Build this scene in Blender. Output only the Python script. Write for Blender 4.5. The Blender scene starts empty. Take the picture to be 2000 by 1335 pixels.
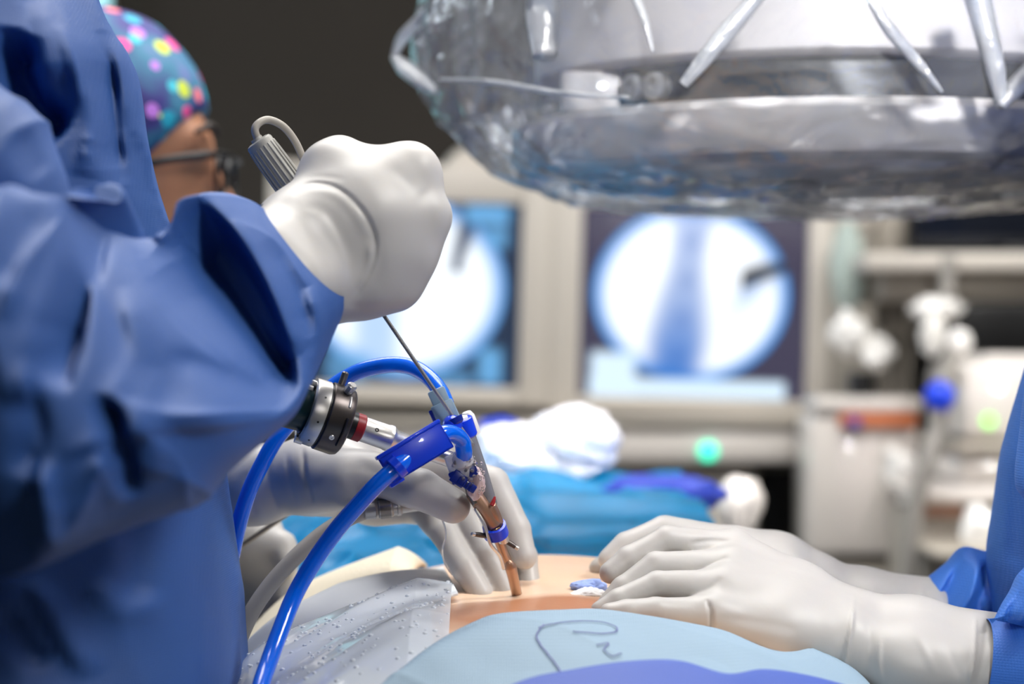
import bpy, bmesh, math, random
import numpy as np
from mathutils import Vector, Matrix

random.seed(7); rng = np.random.default_rng(7)
S = bpy.context.scene
COL = S.collection

# ------------------------------------------------------------------ camera, world, lights, exposure
F = 2000 * 80 / 36.0          # focal length in pixels of the 2000x1335 frame
CAMZ = 1.25
cam_data = bpy.data.cameras.new('camera')
cam_data.lens = 80; cam_data.sensor_width = 36; cam_data.clip_start = 0.05; cam_data.clip_end = 50
cam_data.dof.use_dof = True
cam_data.dof.focus_distance = 1.235
cam_data.dof.aperture_fstop = 5.2
cam = bpy.data.objects.new('camera', cam_data); COL.objects.link(cam)
cam.location = (0, 0, CAMZ); cam.rotation_euler = (math.pi / 2, 0, 0)
S.camera = cam
S.view_settings.view_transform = 'Standard'; S.view_settings.look = 'None'
S.view_settings.gamma = 1; S.view_settings.use_curve_mapping = False
S.view_settings.exposure = 0.0
try:
    S.cycles.use_denoising = True
    S.cycles.max_bounces = 8; S.cycles.transparent_max_bounces = 14; S.cycles.use_adaptive_sampling = True; S.cycles.adaptive_threshold = 0.03
    S.cycles.caustics_reflective = False; S.cycles.caustics_refractive = False
except Exception:
    pass
world = bpy.data.worlds.new('world'); S.world = world; world.use_nodes = True
world.node_tree.nodes['Background'].inputs[0].default_value = (0.9, 0.95, 1.0, 1)
world.node_tree.nodes['Background'].inputs[1].default_value = 0.2

def area(name, loc, target, size, size_y, watts, color=(1, 1, 1), spread=180):
    l = bpy.data.lights.new(name, 'AREA'); l.shape = 'RECTANGLE'; l.size = size; l.size_y = size_y
    l.energy = watts; l.color = color; l.spread = math.radians(spread)
    o = bpy.data.objects.new(name, l); COL.objects.link(o); o.location = loc
    o.rotation_euler = (Vector(target) - Vector(loc)).to_track_quat('-Z', 'Y').to_euler()
    return o
area('ceiling_lamp_over_table', (0.05, 1.5, 2.9), (0.0, 1.3, 1.0), 1.0, 0.7, 24, (1.0, 0.97, 0.93))
area('ceiling_lamp_beyond_table', (-0.15, 2.35, 2.9), (-0.05, 1.3, 1.05), 1.5, 0.9, 36, (1.0, 0.97, 0.93))
area('ceiling_lamp_left', (-1.6, 0.9, 2.9), (-0.25, 1.0, 1.1), 0.8, 0.5, 15, (0.93, 0.96, 1.0))
area('ceiling_lamp_right', (1.5, 0.75, 2.9), (0.35, 1.4, 1.2), 0.8, 0.6, 17, (1.0, 0.98, 0.96), 100)
area('fluoroscope_fill', (0.5, -0.9, 2.0), (0.30, 1.5, 1.44), 0.25, 0.25, 2.6, (1.0, 0.98, 0.96), 22)  # added narrow beam that brightens only the fluoroscope head
area('background_fill', (0.9, 2.5, 2.92), (0.5, 3.8, 0.9), 1.6, 0.6, 46, (1.0, 0.985, 0.965))  # added fill to brighten the trolley and equipment behind

# ------------------------------------------------------------------ helpers
def P(px, py, d):
    return np.array([(px - 1000) / F * d, d, CAMZ - (py - 667.5) / F * d])
def lin(r, g, b):
    f = lambda c: (c / 255 / 12.92) if c / 255 <= 0.04045 else ((c / 255 + 0.055) / 1.055) ** 2.4
    return (f(r), f(g), f(b), 1)

def mat(name, rgb, rough=0.5, metal=0.0, bump=None, coat=0.0, trans=0.0, alpha=1.0, emit=0.0, vary=None, sss=0.0, sheen=0.0, ior=1.45, aniso=None):
    m = bpy.data.materials.new(name); m.use_nodes = True
    nt = m.node_tree; b = nt.nodes['Principled BSDF']
    c = lin(*rgb)
    b.inputs['Base Color'].default_value = c; b.inputs['Roughness'].default_value = rough
    b.inputs['Metallic'].default_value = metal; b.inputs['IOR'].default_value = ior
    b.inputs['Coat Weight'].default_value = coat; b.inputs['Transmission Weight'].default_value = trans
    b.inputs['Alpha'].default_value = alpha
    if sss: 
        b.inputs['Subsurface Weight'].default_value = sss
        b.inputs['Subsurface Radius'].default_value = (0.008, 0.005, 0.003); b.inputs['Subsurface Scale'].default_value = 1.0
    if sheen: b.inputs['Sheen Weight'].default_value = sheen; b.inputs['Sheen Roughness'].default_value = 0.5
    if emit:
        b.inputs['Emission Color'].default_value = c; b.inputs['Emission Strength'].default_value = emit
    tc = nt.nodes.new('ShaderNodeTexCoord')
    if vary:
        sc, amt = vary
        n = nt.nodes.new('ShaderNodeTexNoise'); n.inputs['Scale'].default_value = sc; n.inputs['Detail'].default_value = 4
        nt.links.new(tc.outputs['Object'], n.inputs['Vector'])
        mx = nt.nodes.new('ShaderNodeMix'); mx.data_type = 'RGBA'; mx.blend_type = 'MIX'
        mx.inputs['A'].default_value = tuple(max(0, x * (1 - amt)) for x in c[:3]) + (1,)
        mx.inputs['B'].default_value = tuple(min(1, x * (1 + amt)) for x in c[:3]) + (1,)
        nt.links.new(n.outputs['Fac'], mx.inputs['Factor']); nt.links.new(mx.outputs['Result'], b.inputs['Base Color'])
    if bump:
        kind, sc, st, dist = bump
        if kind == 'noise':
            n = nt.nodes.new('ShaderNodeTexNoise'); n.inputs['Scale'].default_value = sc; n.inputs['Detail'].default_value = 3; out = n.outputs['Fac']
        else:
            n = nt.nodes.new('ShaderNodeTexVoronoi'); n.inputs['Scale'].default_value = sc; n.inputs['Randomness'].default_value = 0.15; out = n.outputs['Distance']
        nt.links.new(tc.outputs['Object'], n.inputs['Vector'])
        bp = nt.nodes.new('ShaderNodeBump'); bp.inputs['Strength'].default_value = st; bp.inputs['Distance'].default_value = dist
        nt.links.new(out, bp.inputs['Height']); nt.links.new(bp.outputs['Normal'], b.inputs['Normal'])
    return m

def obj(name, V, Fc, m=None, parent=None, smooth=True, kind=None):
    me = bpy.data.meshes.new(name)
    V = np.asarray(V, dtype=np.float64)
    if isinstance(Fc, np.ndarray) and Fc.ndim == 2:
        nf, k = Fc.shape
        me.vertices.add(len(V)); me.vertices.foreach_set('co', V.ravel())
        me.loops.add(nf * k); me.loops.foreach_set('vertex_index', Fc.astype(np.int32).ravel())
        me.polygons.add(nf); me.polygons.foreach_set('loop_start', np.arange(0, nf * k, k, dtype=np.int32))
        try: me.polygons.foreach_set('loop_total', np.full(nf, k, dtype=np.int32))
        except Exception: pass
        me.update(calc_edges=True); me.validate()
    else:
        me.from_pydata([tuple(v) for v in V], [], [tuple(int(i) for i in f) for f in Fc]); me.update()
    if smooth: me.polygons.foreach_set('use_smooth', [True] * len(me.polygons))
    if m is not None: me.materials.append(m)
    o = bpy.data.objects.new(name, me); COL.objects.link(o)
    if parent is not None: attach(o, parent)
    if kind: o['kind'] = kind
    return o
def attach(o, parent):
    o.parent = parent
    mw = Matrix.Translation(-Vector(parent.location)) if parent.parent is None else Matrix.Identity(4)
    o.matrix_parent_inverse = mw
def tag(o, label, cat, group=None, kind=None):
    o['label'] = label; o['category'] = cat
    if group: o['group'] = group
    if kind: o['kind'] = kind
    return o
def thing(name, loc, label, cat, group=None):
    o = bpy.data.objects.new(name, None); COL.objects.link(o); o.location = Vector(tuple(float(x) for x in loc))
    o.empty_display_size = 0.02
    return tag(o, label, cat, group)
def struct(o): o['kind'] = 'structure'; return o

def join(*parts):
    Vs, Fs, n = [], [], 0
    for V, Fc in parts:
        Vs.append(np.asarray(V, float)); Fs += [tuple(int(i) + n for i in f) for f in Fc]; n += len(V)
    return np.vstack(Vs), Fs

def spline(pts, n):
    pts = np.asarray(pts, float); m = len(pts)
    if m == 2: 
        t = np.linspace(0, 1, n)[:, None]; return pts[0] * (1 - t) + pts[1] * t
    u = np.linspace(0, m - 1, n); i = np.clip(u.astype(int), 0, m - 2); t = (u - i)[:, None]
    p = lambda k: pts[np.clip(k, 0, m - 1)]
    p0 = np.where((i - 1 < 0)[:, None], 2 * pts[0] - pts[1], p(i - 1)); p1 = p(i); p2 = p(i + 1)
    p3 = np.where((i + 2 > m - 1)[:, None], 2 * pts[-1] - pts[-2], p(i + 2))
    return 0.5 * ((2 * p1) + (-p0 + p2) * t + (2 * p0 - 5 * p1 + 4 * p2 - p3) * t ** 2 + (-p0 + 3 * p1 - 3 * p2 + p3) * t ** 3)

def tube_geo(pts, r, n=60, seg=14, caps=True, flat=None):
    pts = spline(pts, n); r = np.asarray(r, float)
    R = np.full(n, float(r)) if r.ndim == 0 else np.interp(np.linspace(0, 1, n), np.linspace(0, 1, len(r)), r)
    T = np.gradient(pts, axis=0); T /= np.linalg.norm(T, axis=1)[:, None] + 1e-12
    up = np.array([0, 0, 1.0]) if abs(T[0][2]) < 0.9 else np.array([1.0, 0, 0])
    a = np.cross(T[0], up); a /= np.linalg.norm(a)
    V = []; ang = np.linspace(0, 2 * np.pi, seg, endpoint=False)
    for i in range(n):
        a = a - T[i] * np.dot(a, T[i]); a /= np.linalg.norm(a); b = np.cross(T[i], a)
        f1, f2 = (1, 1) if flat is None else flat
        V.append(pts[i] + R[i] * (f1 * np.cos(ang)[:, None] * a + f2 * np.sin(ang)[:, None] * b))
    V = np.vstack(V); Fc = []
    for i in range(n - 1):
        for j in range(seg):
            k = (j + 1) % seg
            Fc.append((i * seg + j, i * seg + k, (i + 1) * seg + k, (i + 1) * seg + j))
    if caps:
        Fc.append(tuple(range(seg - 1, -1, -1))); Fc.append(tuple((n - 1) * seg + j for j in range(seg)))
    return V, Fc
def tube(name, pts, r, m, parent=None, **k):
    V, Fc = tube_geo(pts, r, **k); return obj(name, V, Fc, m, parent)

def frame(axis):
    a = np.asarray(axis, float); a = a / np.linalg.norm(a)
    up = np.array([0, 0, 1.0]) if abs(a[2]) < 0.92 else np.array([1.0, 0, 0])
    x = np.cross(up, a); x /= np.linalg.norm(x); return x, np.cross(a, x), a
def rev_geo(prof, o, axis, seg=40, close=False):
    """revolve profile [(s, r)] about axis through o; sharp corners are doubled by the caller"""
    x, y, a = frame(axis); o = np.asarray(o, float)
    ang = np.linspace(0, 2 * np.pi, seg, endpoint=False); V = []; n = len(prof)
    for s, r in prof:
        V.append(o + a * s + r * (np.cos(ang)[:, None] * x + np.sin(ang)[:, None] * y))
    V = np.vstack(V); Fc = []
    for i in range(n if close else n - 1):
        i2 = (i + 1) % n
        for j in range(seg):
            k = (j + 1) % seg
            Fc.append((i * seg + j, i * seg + k, i2 * seg + k, i2 * seg + j))
    if not close:
        if prof[0][1] > 1e-6: Fc.append(tuple(range(seg - 1, -1, -1)))
        if prof[-1][1] > 1e-6: Fc.append(tuple((n - 1) * seg + j for j in range(seg)))
    return V, Fc
def autosmooth(o, deg=35):
    me = o.data; bm = bmesh.new(); bm.from_mesh(me)
    bmesh.ops.recalc_face_normals(bm, faces=bm.faces)
    es = [e for e in bm.edges if len(e.link_faces) == 2 and e.calc_face_angle(0) > math.radians(deg)]
    for e in es: e.smooth = False
    bm.to_mesh(me); bm.free(); return o
def rev(name, prof, o, axis, m, parent=None, seg=40, close=False):
    V, Fc = rev_geo(prof, o, axis, seg, close); return autosmooth(obj(name, V, Fc, m, parent))

def box_geo(c, size, R=None, bev=0.0, segs=2):
    bm = bmesh.new(); bmesh.ops.create_cube(bm, size=1.0)
    bmesh.ops.scale(bm, vec=Vector(size), verts=bm.verts)
    if bev > 0: bmesh.ops.bevel(bm, geom=list(bm.edges), offset=bev, segments=segs, affect='EDGES', profile=0.5)
    V = np.array([v.co[:] for v in bm.verts]); Fc = [tuple(v.index for v in f.verts) for f in bm.faces]; bm.free()
    if R is not None: V = V @ np.asarray(R).T
    return V + np.asarray(c, float), Fc
def box(name, c, size, m, parent=None, R=None, bev=0.0, segs=2):
    V, Fc = box_geo(c, size, R, bev, segs); return autosmooth(obj(name, V, Fc, m, parent), 40)
def rotY(deg):
    t = math.radians(deg); return np.array([[math.cos(t), 0, math.sin(t)], [0, 1, 0], [-math.sin(t), 0, math.cos(t)]])
def pbox(name, x0, y0, x1, y1, d, depth, m, parent=None, bev=0.004, roll=0.0, segs=2):
    """a box whose front face, at distance d, spans the given rectangle"""
    a, b = P(x0, y0, d), P(x1, y1, d); c = (a + b) / 2; c[1] = d + depth / 2
    return box(name, c, (abs(b[0] - a[0]), depth, abs(b[2] - a[2])), m, parent, rotY(roll) if roll else None, bev, segs)

def vnoise(Q, scale, seed=0):
    Q = np.asarray(Q, float) * scale + seed * 17.31; i = np.floor(Q).astype(np.int64); f = Q - i; f = f * f * (3 - 2 * f)
    def h(a, b, c):
        n = (a * 73856093) ^ (b * 19349663) ^ (c * 83492791); n = (n ^ (n >> 13)) * 1274126177
        return ((n & 0xFFFF) / 65535.0) * 2 - 1
    r = 0
    for dx in (0, 1):
        for dy in (0, 1):
            for dz in (0, 1):
                w = (f[:, 0] if dx else 1 - f[:, 0]) * (f[:, 1] if dy else 1 - f[:, 1]) * (f[:, 2] if dz else 1 - f[:, 2])
                r = r + w * h(i[:, 0] + dx, i[:, 1] + dy, i[:, 2] + dz)
    return r

# ---- signed-distance modelling: continuous bodies, heads, hands
def smin(a, b, k):
    h = np.clip(0.5 + 0.5 * (b - a) / k, 0, 1); return b + (a - b) * h - k * h * (1 - h)
class Field:
    def __init__(s, lo, hi, h):
        s.lo = np.asarray(lo, float); s.h = h; s.n = np.ceil((np.asarray(hi) - s.lo) / h).astype(int) + 1
        s.ax = [s.lo[i] + h * np.arange(s.n[i]) for i in range(3)]
    def new(s): return np.full(tuple(s.n), 1.0, dtype=np.float32)
    def sub(s, lo, hi):
        a = np.clip(np.floor((lo - s.lo) / s.h).astype(int), 0, s.n); b = np.clip(np.ceil((hi - s.lo) / s.h).astype(int) + 1, 0, s.n)
        sl = tuple(slice(a[i], b[i]) for i in range(3))
        g = [s.ax[i][sl[i]] for i in range(3)]
        return sl, g[0][:, None, None], g[1][None, :, None], g[2][None, None, :]
    def cone(s, D, a, b, ra, rb, k=0.004, pad=0.03):
        a = np.asarray(a, float); b = np.asarray(b, float); r = max(ra, rb) + pad
        sl, X, Y, Z = s.sub(np.minimum(a, b) - r, np.maximum(a, b) + r)
        d = b - a; L = max(d @ d, 1e-12)
        t = np.clip(((X - a[0]) * d[0] + (Y - a[1]) * d[1] + (Z - a[2]) * d[2]) / L, 0, 1)
        v = np.sqrt((X - a[0] - t * d[0]) ** 2 + (Y - a[1] - t * d[1]) ** 2 + (Z - a[2] - t * d[2]) ** 2) - (ra + (rb - ra) * t)
        D[sl] = smin(D[sl], v, k)
    def chain(s, D, pts, rs, k=0.004, pad=0.03):
        for i in range(len(pts) - 1): s.cone(D, pts[i], pts[i + 1], rs[i], rs[i + 1], k, pad)
    def ell(s, D, c, rad, k=0.01, R=None, pad=0.04):
        c = np.asarray(c, float); rad = np.asarray(rad, float); m = rad.max() + pad
        sl, X, Y, Z = s.sub(c - m, c + m); X, Y, Z = X - c[0], Y - c[1], Z - c[2]
        if R is not None:
            R = np.asarray(R); X, Y, Z = (R[0, 0] * X + R[1, 0] * Y + R[2, 0] * Z, R[0, 1] * X + R[1, 1] * Y + R[2, 1] * Z, R[0, 2] * X + R[1, 2] * Y + R[2, 2] * Z)
        k0 = np.sqrt((X / rad[0]) ** 2 + (Y / rad[1]) ** 2 + (Z / rad[2]) ** 2)
        D[sl] = smin(D[sl], (k0 - 1) * rad.min(), k)
    def mesh(s, D, it=2):
        n = s.n; sg = D < 0
        c = np.zeros(tuple(n - 1), dtype=np.int8)
        for dx in (0, 1):
            for dy in (0, 1):
                for dz in (0, 1): c += sg[dx:n[0] - 1 + dx, dy:n[1] - 1 + dy, dz:n[2] - 1 + dz]
        I, J, K = np.nonzero((c > 0) & (c < 8)); idx = -np.ones(tuple(n - 1), dtype=np.int64); idx[I, J, K] = np.arange(len(I))
        acc = np.zeros((len(I), 3)); cnt = np.zeros(len(I))
        co = [(a, b, e) for a in (0, 1) for b in (0, 1) for e in (0, 1)]
        for p in co:
            for ax in range(3):
                if p[ax]: continue
                q = list(p); q[ax] = 1
                v0 = D[I + p[0], J + p[1], K + p[2]].astype(float); v1 = D[I + q[0], J + q[1], K + q[2]].astype(float)
                ok = (v0 < 0) != (v1 < 0); t = np.where(ok, v0 / np.where(ok, v0 - v1, 1), 0)
                pos = np.stack([np.full(len(I), float(x)) for x in p], 1); pos[:, ax] = t
                acc[ok] += pos[ok]; cnt[ok] += 1
        V = (acc / cnt[:, None] + np.stack([I, J, K], 1)) * s.h + s.lo
        Q = []
        for ax in range(3):
            u, w = (ax + 1) % 3, (ax + 2) % 3
            A = sg[tuple(slice(0, -1) if i == ax else slice(1, -1) for i in range(3))]; B = sg[tuple(slice(1, None) if i == ax else slice(1, -1) for i in range(3))]
            E = np.stack(np.nonzero(A != B), 1)
            if not len(E): continue
            inside = A[tuple(E.T)]; E = E + np.array([0 if i == ax else 1 for i in range(3)])
            def cell(du, dw):
                c = E.copy(); c[:, u] += du; c[:, w] += dw; return idx[tuple(c.T)]
            q = np.stack([cell(-1, -1), cell(0, -1), cell(0, 0), cell(-1, 0)], 1)
            q[~inside] = q[~inside][:, ::-1]; Q.append(q)
        Q = np.vstack(Q); Q = Q[(Q >= 0).all(1)]
        return relax(V, Q, it), Q
def relax(V, Q, it, lam=0.6):
    E = np.vstack([Q[:, [0, 1]], Q[:, [1, 2]], Q[:, [2, 3]], Q[:, [3, 0]]])
    for i in range(it):
        A = np.zeros_like(V); c = np.zeros(len(V))
        for a in range(3):
            A[:, a] = np.bincount(E[:, 0], V[E[:, 1], a], len(V)) + np.bincount(E[:, 1], V[E[:, 0], a], len(V))
        c = np.bincount(E[:, 0], minlength=len(V)) + np.bincount(E[:, 1], minlength=len(V))
        V = V + lam * (A / np.maximum(c, 1)[:, None] - V)
    return V
def normals(V, Q):
    n = np.cross(V[Q[:, 2]] - V[Q[:, 0]], V[Q[:, 3]] - V[Q[:, 1]]); N = np.zeros_like(V)
    for k in range(4):
        for a in range(3): N[:, a] += np.bincount(Q[:, k], n[:, a], len(V))
    return N / (np.linalg.norm(N, axis=1)[:, None] + 1e-12)
def ridge(V, N, p0, axis, amp, w):
    axis = np.asarray(axis, float); axis = axis / np.linalg.norm(axis)
    s = (V - np.asarray(p0)) @ axis; return V + N * (amp * np.exp(-(s / w) ** 2))[:, None]
def creases(V, N, lines, both=False):
    """press and raise folds along polylines; each line: points, height in mm (+ towards the viewer side), widths on its two sides, sharp?"""
    px = 1000 + F * V[:, 0] / V[:, 1]; py = 667.5 - F * (V[:, 2] - CAMZ) / V[:, 1]
    face = np.clip(-N[:, 1] * 1.6 + 0.15, 0, 1) if not both else 1.0
    D = np.zeros(len(V))
    for ln in lines:
        pts, amp, wl, wr = ln[:4]; sharp = len(ln) > 4 and ln[4]
        s = spline(pts, 140); T = np.gradient(s, axis=0); T /= np.linalg.norm(T, axis=1)[:, None] + 1e-9
        wm = 3.2 * max(wl, wr)
        m = np.nonzero((px > s[:, 0].min() - wm) & (px < s[:, 0].max() + wm) & (py > s[:, 1].min() - wm) & (py < s[:, 1].max() + wm))[0]
        if not len(m): continue
        dx = px[m][:, None] - s[:, 0]; dy = py[m][:, None] - s[:, 1]; q = dx * dx + dy * dy; k = q.argmin(1); r = np.arange(len(m))
        sd = T[k, 0] * dy[r, k] - T[k, 1] * dx[r, k]; dist = np.sqrt(q[r, k]); w = np.where(sd > 0, wr, wl)
        pr = np.exp(-dist / w) if sharp else np.exp(-(dist / w) ** 2)
        t = k / 139.0; pr = pr * np.clip(t / 0.2, 0, 1) ** 0.8 * np.clip((1 - t) / 0.2, 0, 1) ** 0.8
        D[m] += amp * 1e-3 * pr
    return V + np.array([0, -1.0, 0]) * (D * face)[:, None]

def loft(rows, nv=160, nu=120, power=2.0):
    """closed sleeve of cloth: rows of (edge pixel, other edge pixel, distance, half depth)"""
    A = spline([P(*r[0], r[2]) for r in rows], nv); B = spline([P(*r[1], r[2]) for r in rows], nv)
    th = spline([[r[3], 0, 0] for r in rows], nv)[:, 0]
    ang = np.linspace(0, 2 * np.pi, nu, endpoint=False); c, s = np.cos(ang), np.sin(ang)
    c = np.sign(c) * np.abs(c) ** (2 / power); s = np.sign(s) * np.abs(s) ** (2 / power)
    C = (A + B) / 2; H = (A - B) / 2
    V = C[:, None, :] + c[None, :, None] * H[:, None, :] + s[None, :, None] * np.array([0, -1.0, 0]) * th[:, None, None]
    V = V.reshape(-1, 3)
    i, j = np.meshgrid(np.arange(nv - 1), np.arange(nu), indexing='ij'); k = (j + 1) % nu
    Q = np.stack([i * nu + j, i * nu + k, (i + 1) * nu + k, (i + 1) * nu + j], -1).reshape(-1, 4)
    N = normals(V, Q)
    cen = np.repeat(C, nu, axis=0)
    if ((V - cen) * N).sum() < 0: Q = Q[:, ::-1]; N = -N
    return V, Q, N
def cloth(name, rows, m, parent, lines=(), noise=((9, 5), (22, 2)), nv=180, nu=140, power=2.0, seed=1, fold=((7, 12), (15, 5)), stretch=(1, 0.6, 0.8)):
    V, Q, N = loft(rows, nv, nu, power)
    for sc, amp in noise:
        V = V + N * (amp * 1e-3 * vnoise(V * np.array([1, 0.6, 0.8]), sc, seed))[:, None]
    W = V * np.array(stretch)
    W = W + 0.03 * np.stack([vnoise(W, 8, 91), vnoise(W, 8, 92), vnoise(W, 8, 93)], 1)
    for sc, amp in fold:
        V = V + N * (amp * 1e-3 * (0.35 - np.sqrt(np.abs(vnoise(W, sc, seed + 40)) + 0.004)))[:, None]
    N = normals(V, Q); V = creases(V, N, lines)
    V = relax(V, Q, 1, 0.5)
    return obj(name, V, Q, m, parent)

def sheet(name, fx, nu, nv, m, parent=None, thick=0.0015, **k):
    """a cloth laid over the scene: fx(u, v) arrays -> points"""
    u, v = np.meshgrid(np.linspace(0, 1, nu), np.linspace(0, 1, nv), indexing='ij')
    V = fx(u.ravel(), v.ravel()); i, j = np.meshgrid(np.arange(nu - 1), np.arange(nv - 1), indexing='ij')
    a = i * nv + j; Q = np.stack([a, a + nv, a + nv + 1, a + 1], -1).reshape(-1, 4)
    N = normals(V, Q)
    if N[:, 2].mean() < 0: Q = Q[:, ::-1]
    o = obj(name, V, Q, m, parent, **k)
    if thick:
        md = o.modifiers.new('thickness', 'SOLIDIFY'); md.thickness = thick; md.offset = -1
    return o

# ------------------------------------------------------------------ materials
def fabric(name, rgb, rough=0.62, sc=900, st=0.35):
    return mat(name, rgb, rough, bump=('voro', sc, st, 0.0006), vary=(14, 0.10))
M = {}
M['gown'] = fabric('blue gown fabric', (46, 86, 152), 0.55)
M['gown_light'] = fabric('bright blue gown fabric', (58, 114, 204), 0.5, 700, 0.6)
M['gown_far'] = fabric('far gown fabric', (60, 100, 175))
M['glove'] = mat('latex glove', (186, 183, 179), 0.42, bump=('noise', 260, 0.10, 0.0006), vary=(30, 0.03), sss=0.08)
M['skin'] = mat('skin', (176, 124, 94), 0.5, bump=('noise', 300, 0.1, 0.0005), vary=(25, 0.10), sss=0.15)
M['skin_wet'] = mat('disinfected skin', (238, 205, 176), 0.3, bump=('noise', 200, 0.12, 0.0006), vary=(12, 0.12), sss=0.15)
def stain(m, centre, rad, rgb):
    # disinfectant stain with a soft wandering outline
    nt = m.node_tree; b = nt.nodes['Principled BSDF']; lk = b.inputs['Base Color'].links[0]; src = lk.from_socket
    tc = nt.nodes.new('ShaderNodeTexCoord'); n = nt.nodes.new('ShaderNodeTexNoise'); n.inputs['Scale'].default_value = 30; nt.links.new(tc.outputs['Object'], n.inputs['Vector'])
    mp = nt.nodes.new('ShaderNodeMapping'); mp.vector_type = 'TEXTURE'; mp.inputs['Location'].default_value = centre; mp.inputs['Scale'].default_value = rad; nt.links.new(tc.outputs['Object'], mp.inputs['Vector'])
    ln = nt.nodes.new('ShaderNodeVectorMath'); ln.operation = 'LENGTH'; nt.links.new(mp.outputs[0], ln.inputs[0])
    ad = nt.nodes.new('ShaderNodeMath'); ad.operation = 'MULTIPLY_ADD'; ad.inputs[1].default_value = 0.5; nt.links.new(n.outputs['Fac'], ad.inputs[0]); nt.links.new(ln.outputs['Value'], ad.inputs[2])
    mr = nt.nodes.new('ShaderNodeMapRange'); mr.inputs['From Min'].default_value = 1.0; mr.inputs['From Max'].default_value = 1.5; mr.inputs['To Min'].default_value = 0.9; mr.inputs['To Max'].default_value = 0.0; nt.links.new(ad.outputs[0], mr.inputs['Value'])
    mx = nt.nodes.new('ShaderNodeMix'); mx.data_type = 'RGBA'; nt.links.new(mr.outputs[0], mx.inputs['Factor']); nt.links.new(src, mx.inputs['A']); mx.inputs['B'].default_value = lin(*rgb); nt.links.new(mx.outputs['Result'], b.inputs['Base Color'])
stain(M['skin_wet'], (0.015, 1.215, 1.1), (0.06, 0.05, 0.2), (178, 112, 70))
M['dark_hair'] = mat('dark hair', (38, 28, 24), 0.6)
M['black'] = mat('black plastic', (18, 18, 20), 0.35)
M['steel'] = mat('steel', (218, 215, 210), 0.34, 0.9, bump=('noise', 500, 0.05, 0.0003))
M['ring_dark'] = mat('dark anodised ring', (84, 78, 76), 0.34, 0.8)
M['steel_dark'] = mat('dark steel', (128, 122, 116), 0.35, 0.85, bump=('noise', 500, 0.05, 0.0003))
M['copper'] = mat('amber steel sheath', (178, 142, 118), 0.34, 0.7)
M['red'] = mat('red ring', (150, 26, 34), 0.4)
M['blue_plastic'] = mat('blue plastic', (16, 64, 225), 0.3, coat=0.3)
M['navy_plastic'] = mat('navy plastic', (6, 34, 130), 0.32, coat=0.3)
M['blue_tube'] = mat('blue tubing', (0, 108, 248), 0.18, coat=0.6, trans=0.1, ior=1.35)
M['pale_connector'] = mat('pale blue connector', (142, 170, 190), 0.35, trans=0.2)
M['clear'] = mat('clear plastic', (245, 240, 240), 0.08, trans=0.9, ior=1.4)
M['cable'] = mat('grey cable', (168, 162, 152), 0.45)
M['pen'] = mat('grey pen plastic', (160, 158, 152), 0.42)
M['green_dark'] = mat('dark green housing', (6, 52, 58), 0.3)
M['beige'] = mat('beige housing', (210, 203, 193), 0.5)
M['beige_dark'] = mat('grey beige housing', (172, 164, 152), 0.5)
M['white_box'] = mat('off-white housing', (226, 219, 212), 0.4, coat=0.9)
M['grey'] = mat('grey paint', (150, 146, 140), 0.5)
M['charcoal'] = mat('charcoal wall', (62, 56, 50), 0.85, bump=('noise', 60, 0.15, 0.002), vary=(3, 0.12))
M['floor'] = mat('vinyl floor', (70, 72, 74), 0.4, vary=(5, 0.08))
M['ceiling'] = mat('ceiling paint', (215, 214, 210), 0.9)
M['wall'] = mat('pale wall', (178, 174, 168), 0.85)
M['white'] = mat('white plastic', (235, 232, 226), 0.35)
M['orange'] = mat('orange band', (205, 120, 78), 0.5)
M['purple'] = mat('violet button', (70, 50, 170), 0.4)
M['drape_pale'] = mat('pale blue drape', (142, 166, 184), 0.65, bump=('voro', 800, 0.5, 0.0006), vary=(20, 0.06))
M['drape_white'] = mat('white drape', (236, 240, 244), 0.5, bump=('noise', 80, 0.2, 0.001))
M['drape_blue'] = mat('violet blue drape', (72, 96, 176), 0.6, bump=('voro', 700, 0.4, 0.0006))
M['towel'] = mat('cream towel', (232, 222, 200), 0.85, bump=('noise', 400, 0.5, 0.001))
M['turquoise'] = mat('turquoise drape', (0, 122, 174), 0.45, coat=0.0, bump=('noise', 30, 0.35, 0.004), vary=(14, 0.45))
M['navy_cloth'] = mat('navy drape', (46, 66, 172), 0.6)
M['gauze'] = mat('gauze', (240, 238, 236), 0.9, bump=('noise', 500, 0.6, 0.001))
M['gauze_blue'] = mat('pale blue swab', (150, 170, 225), 0.9, bump=('noise', 500, 0.6, 0.001))
M['ink'] = mat('violet ink', (110, 112, 165), 0.7)
M['metal_brushed'] = mat('brushed metal', (170, 168, 165), 0.35, 0.8)

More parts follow.
